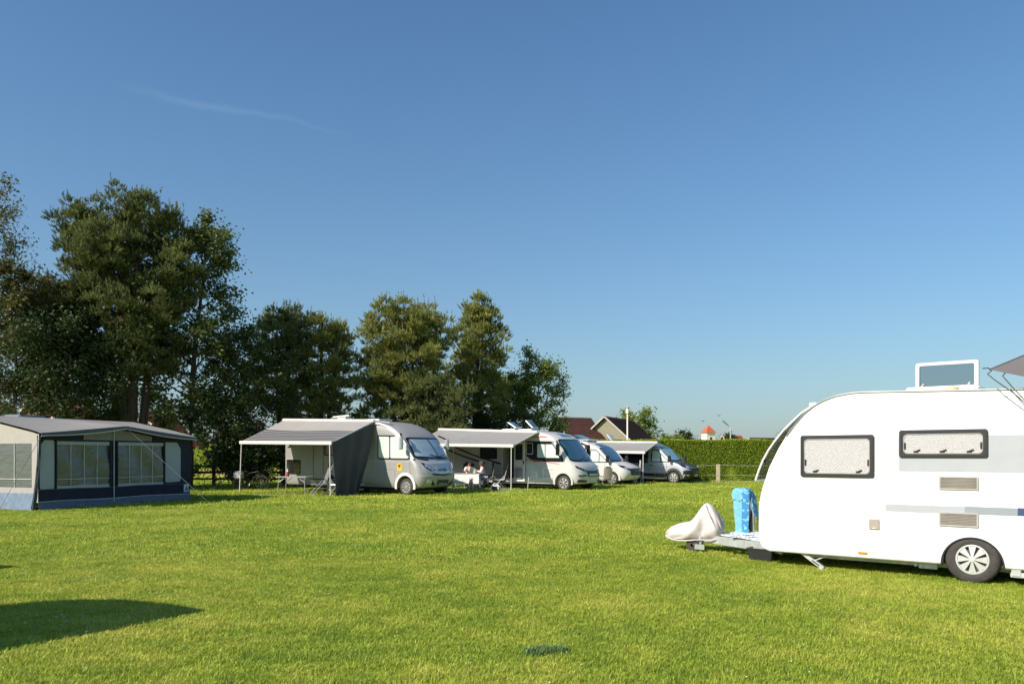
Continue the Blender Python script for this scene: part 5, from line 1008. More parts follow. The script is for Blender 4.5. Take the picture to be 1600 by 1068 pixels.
# ------------------------------------------------------------------ navy awning tent and the caravan behind it
navy = mat('navy_tent_cloth', (.008, .013, .034), .8, var=.15, scale=3, bump=.5, bscale=5); pale = mat('pale_grey_tent_cloth', (.36, .385, .41), .85, var=.07, scale=2, bump=.7, bscale=3.2, stretch=(1, 1, .5)); roofc = mat('taupe_tent_roof', (.24, .228, .215), .8, var=.06, scale=1.4, bump=.25, bscale=3)
mud = mat('blue_grey_mudflap', (.10, .13, .17), .7, var=.12); cream = mat('cream_tent_cloth', (.36, .335, .31), .85, var=.05, bump=.15, bscale=6); pipe = mat('pale_piping', (.62, .6, .56), .7); vin = vinyl_mat('clear_vinyl_window')
E_ = radians(68.3); TL = 5.8
tent = empty('awning_tent', (-13.45, 22.6, 0), E_, 'navy and grey caravan awning tent with large clear windows and a peaked taupe roof', 'awning tent')
def zf(x): return 2.20+.30*(1-abs(x-TL*.47)/(TL*.53))**1.2 if 0 <= x <= TL*1.0 else 2.2
def zfx(x): t = max(0, 1-abs(x-TL*.48)/(TL*.53)); return 2.22+.30*t**1.1
R = []
for i in range(29):
    t = i/28; x = -.12+(TL+.14)*t; row = []
    for j in range(13):
        v = j/12; y = -.28+(2.66+.28)*v; front = zfx(x)-.02; back = 2.78; z = front+(back-front)*v**.85-.09*sin(pi*v)*abs(sin(2*pi*t))-.03*sin(6.28*t*3)*v*(1-v)-.012*abs(sin(23*t+5*v))*sin(pi*v); row.append((x, y, z))
    R.append(row)
MB().sheet(R, .01).build('roof', roofc, tent, 60)
R = [[(x, -.28-.01*v, zfx(x)-.02-(.06+.05*abs(sin(pi*x/TL*2)))*v) for x in np.linspace(-.12, TL+.02, 30)] for v in (0, .5, 1)]; MB().sheet(R, .008).build('canopy_edge', mat('slate_edging', (.09, .09, .11), .8), tent, 60)
MB().tube([(x, -.29, zfx(x)-.1-.05*abs(sin(pi*x/TL*2))) for x in np.linspace(-.12, TL+.02, 30)], .014, 5).build('piping', pipe, tent)
def wallp(nm, m, P, y, th=.006, par=tent): return MB().prism(P, y, y+th).build(nm, m, par, None)
top = [(x, zfx(x)-.03) for x in np.linspace(TL, 0, 12)]
# fabric wall with real window openings: strips around the two windows
W1, W2 = (.60, 2.42), (2.72, 4.58)
def zb(x): return .60+.02*x/TL
fw = MB()
for (a, b_, lo, hi) in ((0, W1[0], .24, None), (W1[1], W2[0], .24, None), (W2[1], TL, .24, None), (W1[0], W1[1], .24, .62), (W2[0], W2[1], .24, .62), (W1[0], W1[1], 1.98, None), (W2[0], W2[1], 1.98, None)):
    xs = np.linspace(a, b_, 7); hi_f = (lambda x: zfx(x)-.05) if hi is None else (lambda x: hi)
    fw.grid([[(x, .02, lo) for x in xs], [(x, .02, hi_f(x)) for x in xs]])
fw.build('front_wall', navy, tent, None)
wallp('pale_panel', pale, rquad([(.06, .62), (.52, .60), (.52, 2.02), (.2, 2.02), (.06, 1.85)], .1), .008); wallp('pale_panel', pale, rquad([(4.66, .66), (5.36, .68), (5.36, 1.8), (5.2, 2.02), (4.66, 2.02)], .1), .008)
MB().grid([[(x, .010, 2.05) for x in np.linspace(1.5, 4.1, 9)], [(x, .010, max(2.05, zfx(x)-.12-.05*abs(x-2.7))) for x in np.linspace(1.5, 4.1, 9)]]).build('gable_panel', mat('taupe_gable', (.22, .215, .2), .85), tent)
for (a, b_) in (W1, W2):
    w = empty('window', (0, 0, 0), parent=tent)
    MB().sheet([[(a+(b_-a)*i/10, .03+.03*sin(i*.9+j), .62+1.36*j/6) for j in range(7)] for i in range(11)], .004).build('pane', vin, w, 60)
    f = MB(); f.box(((a+b_)/2, .004, .645), (b_-a, .012, .09)); f.box(((a+b_)/2, .004, 1.945), (b_-a, .012, .1)); f.build('hem', pale, w)
    for k in range(1, 4): MB().box((a+(b_-a)*k/4, .0, 1.3), (.014, .01, 1.3)).build('window_bar', pipe, w)
    MB().box(((a+b_)/2, -.004, .88), (b_-a, .01, .014)).build('window_bar', pipe, w)
for x in (.56, 2.44, 2.70, 4.62): MB().tube([(x, -.005, .62), (x+.01, -.005, 1.3), (x, -.005, 2.02)], .03, 6).build('window_edge', navy, tent)
MB().tube([(2.57, -.02, .02), (2.57, -.02, 2.45)], .013, 8).build('centre_pole', pipe, tent)
R = [[(x, .015-.08*v-.02*sin(x*5)*v, .26-.25*v) for x in np.linspace(0, TL, 30)] for v in (0, .5, 1)]; MB().sheet(R, .006).build('mudflap', mud, tent, 60)
for (z0, xs) in ((.25, (0, TL)), (.60, (0, TL))): MB().tube([(x, .0, z0+.012*sin(x*2)) for x in np.linspace(xs[0], xs[1], 24)], .01, 4).build('seam_piping', mud if z0 > .5 else pipe, tent)
lg = MB().box((5.60, -.006, .44), (.22, .01, .26)).build('logo_patch', mat('white_patch', (.6, .62, .64), .6), tent); MB().prism([(5.52, .36), (5.68, .36), (5.66, .46), (5.61, .53), (5.57, .45)], -.016, -.012).build('logo_mark', mat('logo_blue', (.05, .12, .3), .5), lg)
# left end wall (local x = 0), cream with a mesh window
sw = MB()
for (a, b_, lo, hi) in ((0, .25, .24, 2.2), (2.35, 2.6, .24, 2.6), (.25, 2.35, .24, .66), (.25, 2.35, 1.92, 2.2)): sw.grid([[(0.0, a, lo), (0.0, b_, lo)], [(0.0, a, hi if hi < 2 else 2.18+.52*(a/2.6)**.85), (0.0, b_, hi if hi < 2 else 2.18+.52*(b_/2.6)**.85)]])
sw.build('end_wall', cream, tent, None); w = empty('window', (0, 0, 0), parent=tent); MB().sheet([[(.01, .25+2.1*i/6, .66+1.26*j/4) for j in range(5)] for i in range(7)], .004).build('pane', vin, w); [MB().box((-.008, .25+.7*k, 1.3), (.01, .014, 1.26)).build('window_bar', pipe, w) for k in (1, 2)]; MB().box((-.008, 1.3, .9), (.01, 2.1, .014)).build('window_bar', pipe, w)
MB().sheet([[(-.015-.1*v, .1+2.5*t, .5-.48*v) for t in np.linspace(0, 1, 12)] for v in (0, .5, 1)], .006).build('end_mudflap', mat('blue_mudflap', (.12, .17, .24), .7, var=.2), tent)
R = [[(-.03+.10*v+.06*sin(t*9)*v*t-.28*t*t, -.02-.1*t+.04*sin(v*8), 2.15-2.1*t) for v in np.linspace(0, 1, 9)] for t in np.linspace(0, 1, 14)]; MB().sheet(R, .008).build('corner_flap', mat('slate_flap', (.045, .045, .055), .8), tent, 60)
MB().tube([(0, -.03, 2.2), (-.05, -.05, 1.2), (-.28, -.12, .02)], .014, 6).build('corner_piping', pipe, tent)
for (p, q) in (((2.75, -.28, 2.48), (4.35, -2.2, .02)), ((TL+.1, 0, 2.15), (TL+1.2, .6, .0)), ((-.1, -.28, 2.15), (-1.5, -.4, .02))): MB().tube([p, q], .006, 5).build('guy_rope', mat('grey_cord', (.3, .3, .3), .8) if p[0] == 2.75 else black, tent)
for y in (.0,): MB().box((-.3, -.12, .03), (.02, .02, .1)).build('peg', alu, tent)
MB().box((TL/2, 1.3, .006), (TL-.1, 2.5, .012)).build('tent_floor', mat('tent_floor', (.10, .10, .09), .9), tent)
MB().sheet([[(TL+.0+.12*v*sin(j)*.2, .02+2.6*t, (2.2+.5*t)*(1-v)+.02) for v, j in zip(np.linspace(0, 1, 6), range(6))] for t in np.linspace(0, 1, 6)], .006).build('end_wall', navy, tent, 60)
ca = empty('caravan', (-13.45-.93*2.68, 22.6+.37*2.68, 0), E_, 'white caravan mostly hidden behind the navy awning tent', 'caravan')
MB().prism([(-.1, .35), (TL+.2, .35), (TL+.35, .8), (TL+.3, 2.2), (TL-.1, 2.62), (.3, 2.66), (-.2, 2.3), (-.3, .8)], 0, 2.2).build('body', white, ca, bevel=.06)
stp_ = mat('caravan_stripe', (.30, .24, .10), .5); 
for (z, m_) in ((1.55, stp_), (1.05, stp_), (.8, mat('dull_blue', (.08, .14, .22), .5))): MB().box((TL/2, -.006, z), (TL, .01, .16)).build('stripe', m_, ca)
f = MB().box((1.6, -.01, 1.75), (1.2, .03, .6)).build('window', blackg, ca, bevel=.03); MB().box((4.1, -.01, 1.75), (1.2, .03, .6)).build('window', blackg, ca, bevel=.03); MB().box((2.9, -.01, 1.3), (.65, .03, 1.8)).build('door', grey_lt, ca, bevel=.02)
for s_ in (1, -1): wheel(ca, (2.9, .02 if s_ > 0 else 2.18, .32), .32, .2, 8, flip=s_)
h = MB().box((2.2, .8, 2.82), (.95, .8, .14)).build('roof_hatch', mat('hatch_slate', (.16, .18, .2), .35), ca, bevel=.05); MB().box((2.2, .8, 2.72), (1.3, 1.0, .1)).build('hatch_base', grey_lt, ca, bevel=.03); MB().lathe([(0, .1), (.05, .09), (.06, 0), (0, 0)], 12, 'z', (2.9, .4, 2.76)).build('roof_cap', whitemetal, ca)
tbl = folding_table(( -13.2, 25.6, .012), E_, 'pale table standing inside the navy awning tent', 1.1, .6, .65)

# ------------------------------------------------------------------ the near white caravan
CT = radians(38.5)
cv = empty('caravan', (5.69, 9.85, 0), -CT, 'large white caravan with a round front and grey stripes, near at the right', 'caravan')
CW = 2.1
top_p = [(-2.56, .21), (-2.66, .25), (-2.705, .34), (-2.718, .5), (-2.718, .86), (-2.69, 1.02), (-2.655, 1.15), (-2.565, 1.42), (-2.43, 1.69), (-2.32, 1.87), (-2.2, 2.03), (-2.07, 2.18), (-1.93, 2.29), (-1.8, 2.36), (-1.64, 2.415), (-1.45, 2.445), (-1.3, 2.452), (-.87, 2.44), (0, 2.415), (1.2, 2.38), (2.2, 2.34), (2.6, 2.28), (2.8, 2.1), (2.88, 1.7), (2.9, .9), (2.84, .4), (2.7, .22), (1.5, .212), (.5, .212), (-.5, .212), (-1.5, .21)]
b = MB(); rows = []
for (y, d) in ((0, .045), (.006, .022), (.02, .008), (.05, 0), (CW-.05, 0), (CW-.02, .008), (CW-.006, .022), (CW, .045)): rows.append([(x, y, z) for x, z in offset_poly(top_p, d)])
b.grid(rows, True); n = len(top_p); b.f.append(tuple(range(n))[::-1]); b.f.append(tuple(range(7*n, 8*n)))
body = b.build('body', white, cv, 25); boolean_cut(body, [arch_cutter(0, .235, .33, -.2, .34, 40), arch_cutter(0, .235, .33, CW-.34, CW+.2, 40)])
body.data.polygons.foreach_set('use_smooth', [True]*len(body.data.polygons)); body.data.set_sharp_from_angle(angle=radians(25))
seam = mat('seam_line', (.42, .40, .36), .7)
sp = offset_poly(top_p, .105); pts = [(x, -.001, z) for x, z in sp[1:22]]; MB().tube(pts, .004, 4).build('panel_seam', seam, cv)
MB().tube([(-2.45, -.001, .30), (-1.4, -.001, .30), (-.36, -.001, .285)], .004, 4).build('skirt_seam', seam, cv); MB().tube([(.36, -.001, .285), (2.8, -.001, .285)], .004, 4).build('skirt_seam', seam, cv)
gw = MB(); P = [(.33*cos(a), .235+.33*sin(a)) for a in np.linspace(-.08, pi+.08, 30)]; Q = [(.348*cos(a), .235+.348*sin(a)) for a in np.linspace(-.08, pi+.08, 30)]
gw.grid([[(x, .03, z) for x, z in P], [(x, -.012, z) for x, z in P], [(x, -.012, z) for x, z in Q], [(x, .002, z) for x, z in Q]]); gw.build('wheel_arch_trim', black, cv)
crink = mat('crinkled_blind', (.47, .45, .455), .3, var=.16, scale=60, bump=.7, bscale=70, coat=.6, stretch=(1, 1, 2.2)); wframe = mat('dark_window_frame', (.032, .028, .032), .3, var=.12, coat=.5)
def cv_window(x0, z0, x1, z1):
    o = rrect(x0, z0, x1, z1, .03); i1 = rrect(x0+.055, z0+.05, x1-.055, z1-.055, .05)
    w = MB().ring(o, i1, -.028, .004).build('window', wframe, cv, 25, bevel=.006)
    MB().prism(rrect(x0+.04, z0+.04, x1-.04, z1-.04, .05), -.018, .006).build('pane', crink, w, 25)
    MB().ring(rrect(x0+.02, z0+.02, x1-.02, z1-.02, .03), rrect(x0+.03, z0+.03, x1-.03, z1-.03, .03), -.034, -.026).build('frame_ridge', wframe, w)
    MB().ring(rrect(x0+.052, z0+.047, x1-.052, z1-.052, .05), rrect(x0+.062, z0+.057, x1-.062, z1-.062, .05), -.024, -.014).build('seal', mat('grey_seal', (.32, .31, .32), .4), w)
    n_ = 2 if x1-x0 < .98 else 3
    for k in range(n_):
        x = x0+.2+(x1-x0-.4)*k/(n_-1); b = MB(); b.box((x, -.024, z0+.075), (.055, .014, .02)); b.tube([(x, -.03, z0+.08), (x+.05, -.034, z0+.10)], .007, 5); b.build('latch', black, w)
    for x in (x0+.07, x1-.07): MB().box((x, -.024, z0+.2 if z1-z0 > .4 else z0+.15), (.02, .016, .08)).build('hinge_stay', black, w)
cv_window(-2.10, 1.295, -1.135, 1.868); cv_window(-.829, 1.565, .172, 1.918)
def decal(x0, z0, x1, z1, m_, nm='stripe', y=-.003): return MB().box(((x0+x1)/2, y/2, (z0+z1)/2), (x1-x0, abs(y), z1-z0)).build(nm, m_, cv, None)
st1 = mat('stripe_silver', (.375, .39, .415), .4, var=.03, spec=.2); st2 = mat('stripe_mid_grey', (.26, .285, .32), .35, var=.03, coat=.3); st3 = mat('stripe_blue', (.04, .065, .16), .35, var=.03, coat=.3); st0 = mat('stripe_pale', (.50, .515, .54), .35, var=.02, coat=.3)
decal(-1.13, 1.385, -.83, 1.84, st0); decal(-.829, 1.385, 2.8, 1.84, st1); decal(-1.0, .86, -.08, .955, st1); decal(-.079, .865, .479, .96, st2); decal(.48, .868, 2.8, .963, st3)
for (z0, z1) in ((1.165, 1.33), (.705, .88)):
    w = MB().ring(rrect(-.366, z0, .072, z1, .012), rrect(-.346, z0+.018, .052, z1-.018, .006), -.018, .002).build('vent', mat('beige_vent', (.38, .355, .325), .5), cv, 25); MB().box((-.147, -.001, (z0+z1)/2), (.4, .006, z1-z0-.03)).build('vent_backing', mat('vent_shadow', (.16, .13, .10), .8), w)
    for k in range(7): MB().box((-.147, -.009, z0+.03+(z1-z0-.06)*k/6), (.4, .012, .011), Matrix.Rotation(.5, 3, 'X')).build('slat', mat('beige_slat', (.30, .27, .245), .5), w)
hm = mat('beige_hatch', (.33, .28, .235), .5, var=.05); w = MB().prism(rrect(-1.198, .612, -1.07, .748, .01), -.016, .002).build('socket_flap', hm, cv, 25, bevel=.004); MB().box((-1.134, -.02, .628), (.05, .008, .012)).build('flap_grip', white_warm, w)
MB().box((-1.28, -.008, .29), (.115, .018, .028)).build('side_marker', orange_l, cv, bevel=.004)
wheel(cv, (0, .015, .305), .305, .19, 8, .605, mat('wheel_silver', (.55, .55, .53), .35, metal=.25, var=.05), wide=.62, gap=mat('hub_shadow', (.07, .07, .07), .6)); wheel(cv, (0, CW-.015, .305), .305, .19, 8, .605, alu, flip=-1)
b = MB(); b.box((.3, .42, .19), (4.9, .05, .12)); b.box((.3, CW-.42, .19), (4.9, .05, .12)); b.box((0, CW/2, .2), (.1, 1.9, .1)); b.box((-1.5, CW/2, .2), (.05, 1.3, .08)); o = b.build('chassis', steel, cv); MB().box((.15, CW/2, .235), (5.3, CW-.14, .03)).build('underfloor', mat('underfloor_ply', (.06, .05, .04), .9), cv)
b = MB(); b.box((-.52, .16, .165), (.22, .05, .07)); b.build('axle_bracket', steel, cv, bevel=.006); [MB().lathe([(0, -.02), (.022, -.018), (.022, 0), (.012, 0)], 12, 'y', (-.66+.07*k, .135, .17)).build('bolt', steel, cv) for k in range(2)]
b = MB(); b.box((.58, .06, .15), (.36, .05, .06)); b.box((.46, .06, .18), (.1, .07, .09)); b.build('mover_bracket', steel, cv, bevel=.006); MB().tube([(.42, .2, .15), (.42, .42, .15)], .05, 14).build('mover_roller', mat('roller_grey', (.25, .25, .25), .5, metal=.4), cv)
for y, s_ in ((.10, 1), (CW-.28, 1)):      # corner steadies, wound down
    l_ = empty('corner_steady', (0, 0, 0), parent=cv); MB().bar((-2.13, y, .235), (-1.82, y, .025), .06, .05).build('steady_arm', steel, l_, bevel=.004); MB().bar((-1.72, y, .225), (-1.95, y, .12), .03, .018).build('steady_strut', steel, l_, bevel=.003); MB().box((-1.83, y, .012), (.13, .11, .02)).build('foot', steel, l_); MB().bar((-1.97, y-.0315, .127), (-1.87, y-.0315, .06), .004, .016).build('slot', black, l_)
# A-frame drawbar, jockey wheel
b = MB()
for y0 in (.42, CW-.42): b.bar((-2.5, y0, .20), (-4.0, CW/2+(.09 if y0 > 1 else -.09), .23), .06, .13)
b.bar((-3.9, CW/2, .25), (-4.45, CW/2, .27), .07, .08); b.build('drawbar', steel, cv, bevel=.006)
MB().add([(-2.6, .45, .275), (-3.75, .93, .30), (-3.75, 1.17, .30), (-2.6, CW-.45, .275), (-2.6, .45, .295), (-3.75, .93, .32), (-3.75, 1.17, .32), (-2.6, CW-.45, .295)], [(0, 1, 2, 3), (4, 7, 6, 5), (0, 4, 5, 1), (1, 5, 6, 2), (2, 6, 7, 3), (3, 7, 4, 0)]).build('drawbar_cover', grey_lt, cv)
jw = empty('jockey_wheel', (-4.02, .86, 0), parent=cv); MB().tube([(0, 0, .12), (0, 0, .62)], .028, 10).build('jockey_tube', steel, jw); MB().lathe([(.03, 0), (.105, .004), (.12, .02), (.12, .06), (.105, .076), (.03, .08)], 26, 'y', (-.12, -.05, .12)).build('jockey_tyre', rubber, jw); b = MB(); b.box((.02, -.07, .10), (.17, .012, .085)); b.box((.0, .06, .12), (.05, .012, .12)); b.build('jockey_fork', alu, jw, bevel=.004)
def acrylic():
    if 'acrylic' in MATS: return MATS['acrylic']
    hp = bpy.data.materials.new('tinted_acrylic'); hp.use_nodes = True; n_, l_ = hp.node_tree.nodes, hp.node_tree.links; n_.clear(); ou = n_.new('ShaderNodeOutputMaterial'); tr = n_.new('ShaderNodeBsdfTransparent'); tr.inputs[0].default_value = (.70, .71, .72, 1); gl = n_.new('ShaderNodeBsdfGlossy'); gl.inputs['Roughness'].default_value = .05; mx = n_.new('ShaderNodeMixShader'); mx.inputs[0].default_value = .06; l_.new(tr.outputs[0], mx.inputs[1]); l_.new(gl.outputs[0], mx.inputs[2]); l_.new(mx.outputs[0], ou.inputs[0])
    MATS['acrylic'] = hp; return hp
# front window, hinged open
fw = empty('front_window', (0, 0, 0), parent=cv)
arc = [(-2.03, 2.293), (-2.17, 2.20), (-2.30, 2.07), (-2.42, 1.94), (-2.53, 1.79), (-2.61, 1.66), (-2.68, 1.51), (-2.73, 1.36), (-2.765, 1.22)]
arc = [(x-.012*i, z) for i, (x, z) in enumerate(arc)]
def band(y0, y1, k0, k1, off, th, nm, m_, par):
    R_ = [[(arc[k][0]+off*(-.75), y, arc[k][1]+off*.55) for y in (y0, y1)] for k in range(k0, k1)]; return MB().sheet(R_, th).build(nm, m_, par, 60)
band(.30, CW-.30, 0, 9, .0, .010, 'pane', acrylic(), fw)
for y in (.27, CW-.30): band(y, y+.03, 0, 9, .004, .022, 'window_frame', whitemetal, fw)
MB().tube([(arc[0][0], .28, arc[0][1]), (arc[0][0], CW-.28, arc[0][1])], .02, 8).build('hinge_rail', black, fw); MB().tube([(arc[8][0], .28, arc[8][1]), (arc[8][0], CW-.28, arc[8][1])], .012, 8).build('bottom_rail', whitemetal, fw)
for y in (.33, CW-.33): b = MB(); b.tube([(arc[6][0]+.01, y, arc[6][1]), (-2.50, y, 1.55)], .012, 6); b.box((arc[6][0]+.03, y, arc[6][1]), (.06, .03, .05)); b.build('stay', black, fw)
for y in (.27,): MB().sheet([[(x+.03, y, z-.012), (x+.045, y, z-.02)] for x, z in arc[:6]], .02).build('rubber_seal', black, fw)
MB().box((-2.02, .3, 2.31), (.10, .10, .06)).build('hinge_cap', white, fw, bevel=.01)
MB().tube([(x, -.006, z) for x, z in offset_poly(top_p, .018)[9:24]], .009, 6).build('awning_rail', alu, cv)
# roof hatch, opened upright
rh = empty('roof_hatch', (0, 0, 0), parent=cv); zb_ = 2.475
fr = MB(); [fr.box(c, d) for c, d in (((-.47, .72, zb_), (.86, .06, .09)), ((-.47, 1.36, zb_), (.86, .06, .09)), ((-.88, 1.04, zb_), (.06, .6, .09)), ((-.06, 1.04, zb_), (.06, .6, .09)))]; fr.build('hatch_base', white, rh, bevel=.015)
lo = MB(); o = rrect(-.86, 2.49, -.085, 2.885, .03); i_ = rrect(-.815, 2.525, -.13, 2.848, .02); lo.ring(o, i_, 1.08, 1.16); lo.build('hatch_lid', whitemetal, rh, 25, bevel=.008)
MB().ring(rrect(-.825, 2.515, -.12, 2.858, .02), rrect(-.81, 2.53, -.135, 2.842, .02), 1.072, 1.082).build('lid_rim', mat('cream_rim', (.6, .54, .5), .5), rh)
hp = acrylic()
MB().prism(i_, 1.11, 1.116).build('pane', hp, rh)
for x in (-.76, -.19): MB().tube([(x, 1.08, 2.58), (x, .85, 2.50)], .012, 6).build('lid_stay', white_warm, rh)
MB().lathe([(0, .075), (.07, .065), (.10, .045), (.095, .03), (.045, .02), (.045, 0), (0, 0)], 22, 'z', (-.32, .55, 2.425)).build('roof_vent_cap', mat('yellowed_plastic', (.62, .48, .28), .5), cv)
MB().lathe([(0, .03), (.03, .02), (.035, 0)], 12, 'z', (-.95, .5, 2.44)).build('roof_stud', black, cv); [MB().box((-.9+.1*k, .62, 2.455), (.03, .03, .02)).build('roof_stud', black, cv) for k in range(3)]

# ------------------------------------------------------------------ things around the near caravan
def cvp(x, y, z=0): p = Matrix.Rotation(-CT, 3, 'Z') @ Vector((x, y, 0)); return (p.x+5.69, p.y+9.85, z)
hc = empty('hitch_cover', cvp(-4.0, .98), -CT, 'crumpled off-white cloth cover pulled over the caravan hitch', 'hitch cover')
prof = [(-.70, .17, .25, .03), (-.64, .13, .34, .10), (-.52, .10, .41, .15), (-.38, .09, .45, .19), (-.24, .10, .47, .21), (-.15, .11, .55, .21), (-.08, .12, .67, .20), (-.03, .12, .75, .18), (.02, .125, .79, .14), (.07, .125, .785, .15), (.14, .13, .73, .17), (.21, .14, .65, .18), (.28, .15, .52, .16), (.31, .2, .40, .09)]
prof = [(x, z0+.06, z1+.02, w_) for x, z0, z1, w_ in prof]
rng = np.random.default_rng(3); rows = []
ph = rng.uniform(0, 6.28, 6)
for i, (x, z0, z1, w_) in enumerate(prof):
    row = []
    for k in range(28):
        a = 2*pi*k/28; cs, sn = cos(a), sin(a); top_ = max(0, sn); pinch = 1-.62*top_*(z1-z0 > .45)-.3*top_*(z1-z0 <= .45)
        yy = w_*(1 if cs > 0 else -1)*abs(cs)**.75*pinch; zz_ = (z0+z1)/2+(z1-z0)/2*(1 if sn > 0 else -1)*abs(sn)**.8
        wr = .042*(abs(sin(2.5*a+x*9+ph[0]))-.5)*(.4+abs(cs))+.03*(abs(sin(4*a-x*16+ph[2]))-.5)+.014*sin(11*a-x*37+ph[1])+.012*sin(x*60+3*a)
        row.append((x+.6*wr*sn, yy+wr*(1 if cs > 0 else -1), zz_+.4*wr))
    rows.append(row)
b = MB(); b.grid(rows, True); b.f.append(tuple(range(28))); b.f.append(tuple(range(13*28, 14*28)))
cov_m = mat('off_white_cover', (.52, .47, .45), .75, var=.07, scale=5, bump=.6, bscale=7)
o = b.build('cover_cloth', cov_m, hc, 180); md = o.modifiers.new('sub', 'SUBSURF'); md.levels = md.render_levels = 1
MB().tube([(x, -w_*.9-.012, z0+.03) for x, z0, z1, w_ in prof[1:-1]], .012, 6).build('hem', cov_m, hc)
MB().tube([(.03, -.02, .79), (.10, -.10, .70), (.18, -.15, .58), (.27, -.16, .42)], .008, 6).build('seam', mat('cover_seam', (.25, .22, .2), .8), hc)
blue_m = bpy.data.materials.new('blue_floral_cloth'); blue_m.use_nodes = True; n_, l_ = blue_m.node_tree.nodes, blue_m.node_tree.links; bs = n_['Principled BSDF']; bs.inputs['Roughness'].default_value = .8
tc = n_.new('ShaderNodeTexCoord'); sp_ = n_.new('ShaderNodeSeparateXYZ'); l_.new(tc.outputs['Object'], sp_.inputs[0]); ml = n_.new('ShaderNodeMath'); ml.operation = 'MULTIPLY_ADD'; ml.inputs[1].default_value = 1.0; ml.inputs[2].default_value = .50; l_.new(sp_.outputs['X'], ml.inputs[0]); fr_ = n_.new('ShaderNodeMath'); fr_.operation = 'FRACT'; l_.new(ml.outputs[0], fr_.inputs[0]); gt = n_.new('ShaderNodeMath'); gt.operation = 'GREATER_THAN'; gt.inputs[1].default_value = .52; l_.new(fr_.outputs[0], gt.inputs[0])
vo = n_.new('ShaderNodeTexNoise'); vo.inputs['Scale'].default_value = 16; vo.inputs['Detail'].default_value = 3; l_.new(tc.outputs['Object'], vo.inputs['Vector']); g2_ = n_.new('ShaderNodeMath'); g2_.operation = 'GREATER_THAN'; g2_.inputs[1].default_value = .56; l_.new(vo.outputs['Fac'], g2_.inputs[0])
mx1 = n_.new('ShaderNodeMix'); mx1.data_type = 'RGBA'; mx1.inputs[6].default_value = (.15, .39, .49, 1); mx1.inputs[7].default_value = (.035, .19, .42, 1); l_.new(gt.outputs[0], mx1.inputs[0]); mx2 = n_.new('ShaderNodeMix'); mx2.data_type = 'RGBA'; mx2.inputs[7].default_value = (.17, .45, .56, 1); l_.new(mx1.outputs[2], mx2.inputs[6]); l_.new(g2_.outputs[0], mx2.inputs[0]); l_.new(mx2.outputs[2], bs.inputs['Base Color'])
fc = empty('folded_lounger', cvp(-3.33, .98, .32), -CT, 'folded camp lounger with a light blue floral cushion standing on the caravan drawbar', 'lounger')
R = []
for i in range(13):
    t = i/12; a = t
    x = -.10+.23*t; row = []
    for (dy, z) in ((-.10, .0), (-.115, .15), (-.12, .35), (-.115, .55), (-.105, .64), (-.07, .705), (0, .73), (.07, .70), (.11, .6), (.12, .35), (.11, .08)): row.append((x+.012*sin(z*9+t*3)-.02*(z > .6)*(1-t)*2, dy+.01*sin(t*12+z*5), z-.05*(t > .8)*(z > .6)))
    R.append(row)
MB().sheet(R, .045).build('cushion', blue_m, fc, 60)
MB().sheet([[(-.12+.26*j/6, -.135-.012*sin(j*1.7), .70-.14*k/3+.02*sin(j*2)) for j in range(7)] for k in range(4)], .03).build('cushion_flap', blue_m, fc, 60)
MB().sheet([[(.10+.10*k/5, -.09+.18*j/3, .70-.40*(k/5)**1.6) for j in range(4)] for k in range(6)], .03).build('cushion_flap', blue_m, fc, 60)
for s_ in (-1, 1): MB().tube([(.10, s_*.09, .69), (.19, s_*.09, .36), (.2, s_*.09, .0)], .014, 8).build('lounger_frame', mat('grey_tube', (.30, .29, .28), .4, metal=.4), fc); MB().tube([(.17, s_*.09, .60), (.07, s_*.09, .0)], .012, 8).build('lounger_frame', mat('grey_tube', (.30, .29, .28), .4), fc)
MB().box((.13, 0, .22), (.02, .16, .40)).build('seat_board', black, fc, bevel=.005)
fcl = empty('folded_cloth', cvp(-3.05, .80, .30), -CT, 'folded white cloth with dark blue print under the blue lounger', 'cloth'); clm = mat('blue_print_cloth', (.5, .56, .66), .8, var=.65, scale=26)
for k in range(3): MB().sheet([[(-.36+.62*i/8, -.16+.3*j/4, .014+.028*k+.008*sin(i*1.3+k)+.005*sin(j*2)) for j in range(5)] for i in range(9)], .022).build('cloth_fold', clm, fcl, 60)
tu = empty('plastic_tub', cvp(-2.83, .52), -CT, 'black plastic tub standing on the grass under the caravan nose', 'tub')
b = MB(); P0 = rrect(-.17, -.15, .17, .15, .03); P1_ = rrect(-.2, -.18, .2, .18, .035); P2_ = rrect(-.17, -.15, .17, .15, .03)
b.grid([[(x, y, 0.0) for x, y in P0], [(x, y, .185) for x, y in P1_], [(x*1.06, y*1.06, .188) for x, y in P1_], [(x*1.06, y*1.06, .2) for x, y in P1_], [(x*.95, y*.95, .2) for x, y in P1_], [(x*.9, y*.9, .02) for x, y in P0]], True); b.f.append(tuple(range(len(P0)))); m0 = len(P0); b.f.append(tuple(range(5*m0, 6*m0))); b.build('tub_shell', mat('black_tub', (.022, .022, .024), .5, var=.15), tu)
MB().tube([(-.21, -.06, .19), (-.235, -.05, .16), (-.235, .05, .16), (-.21, .06, .19)], .008, 6).build('handle', black, tu)
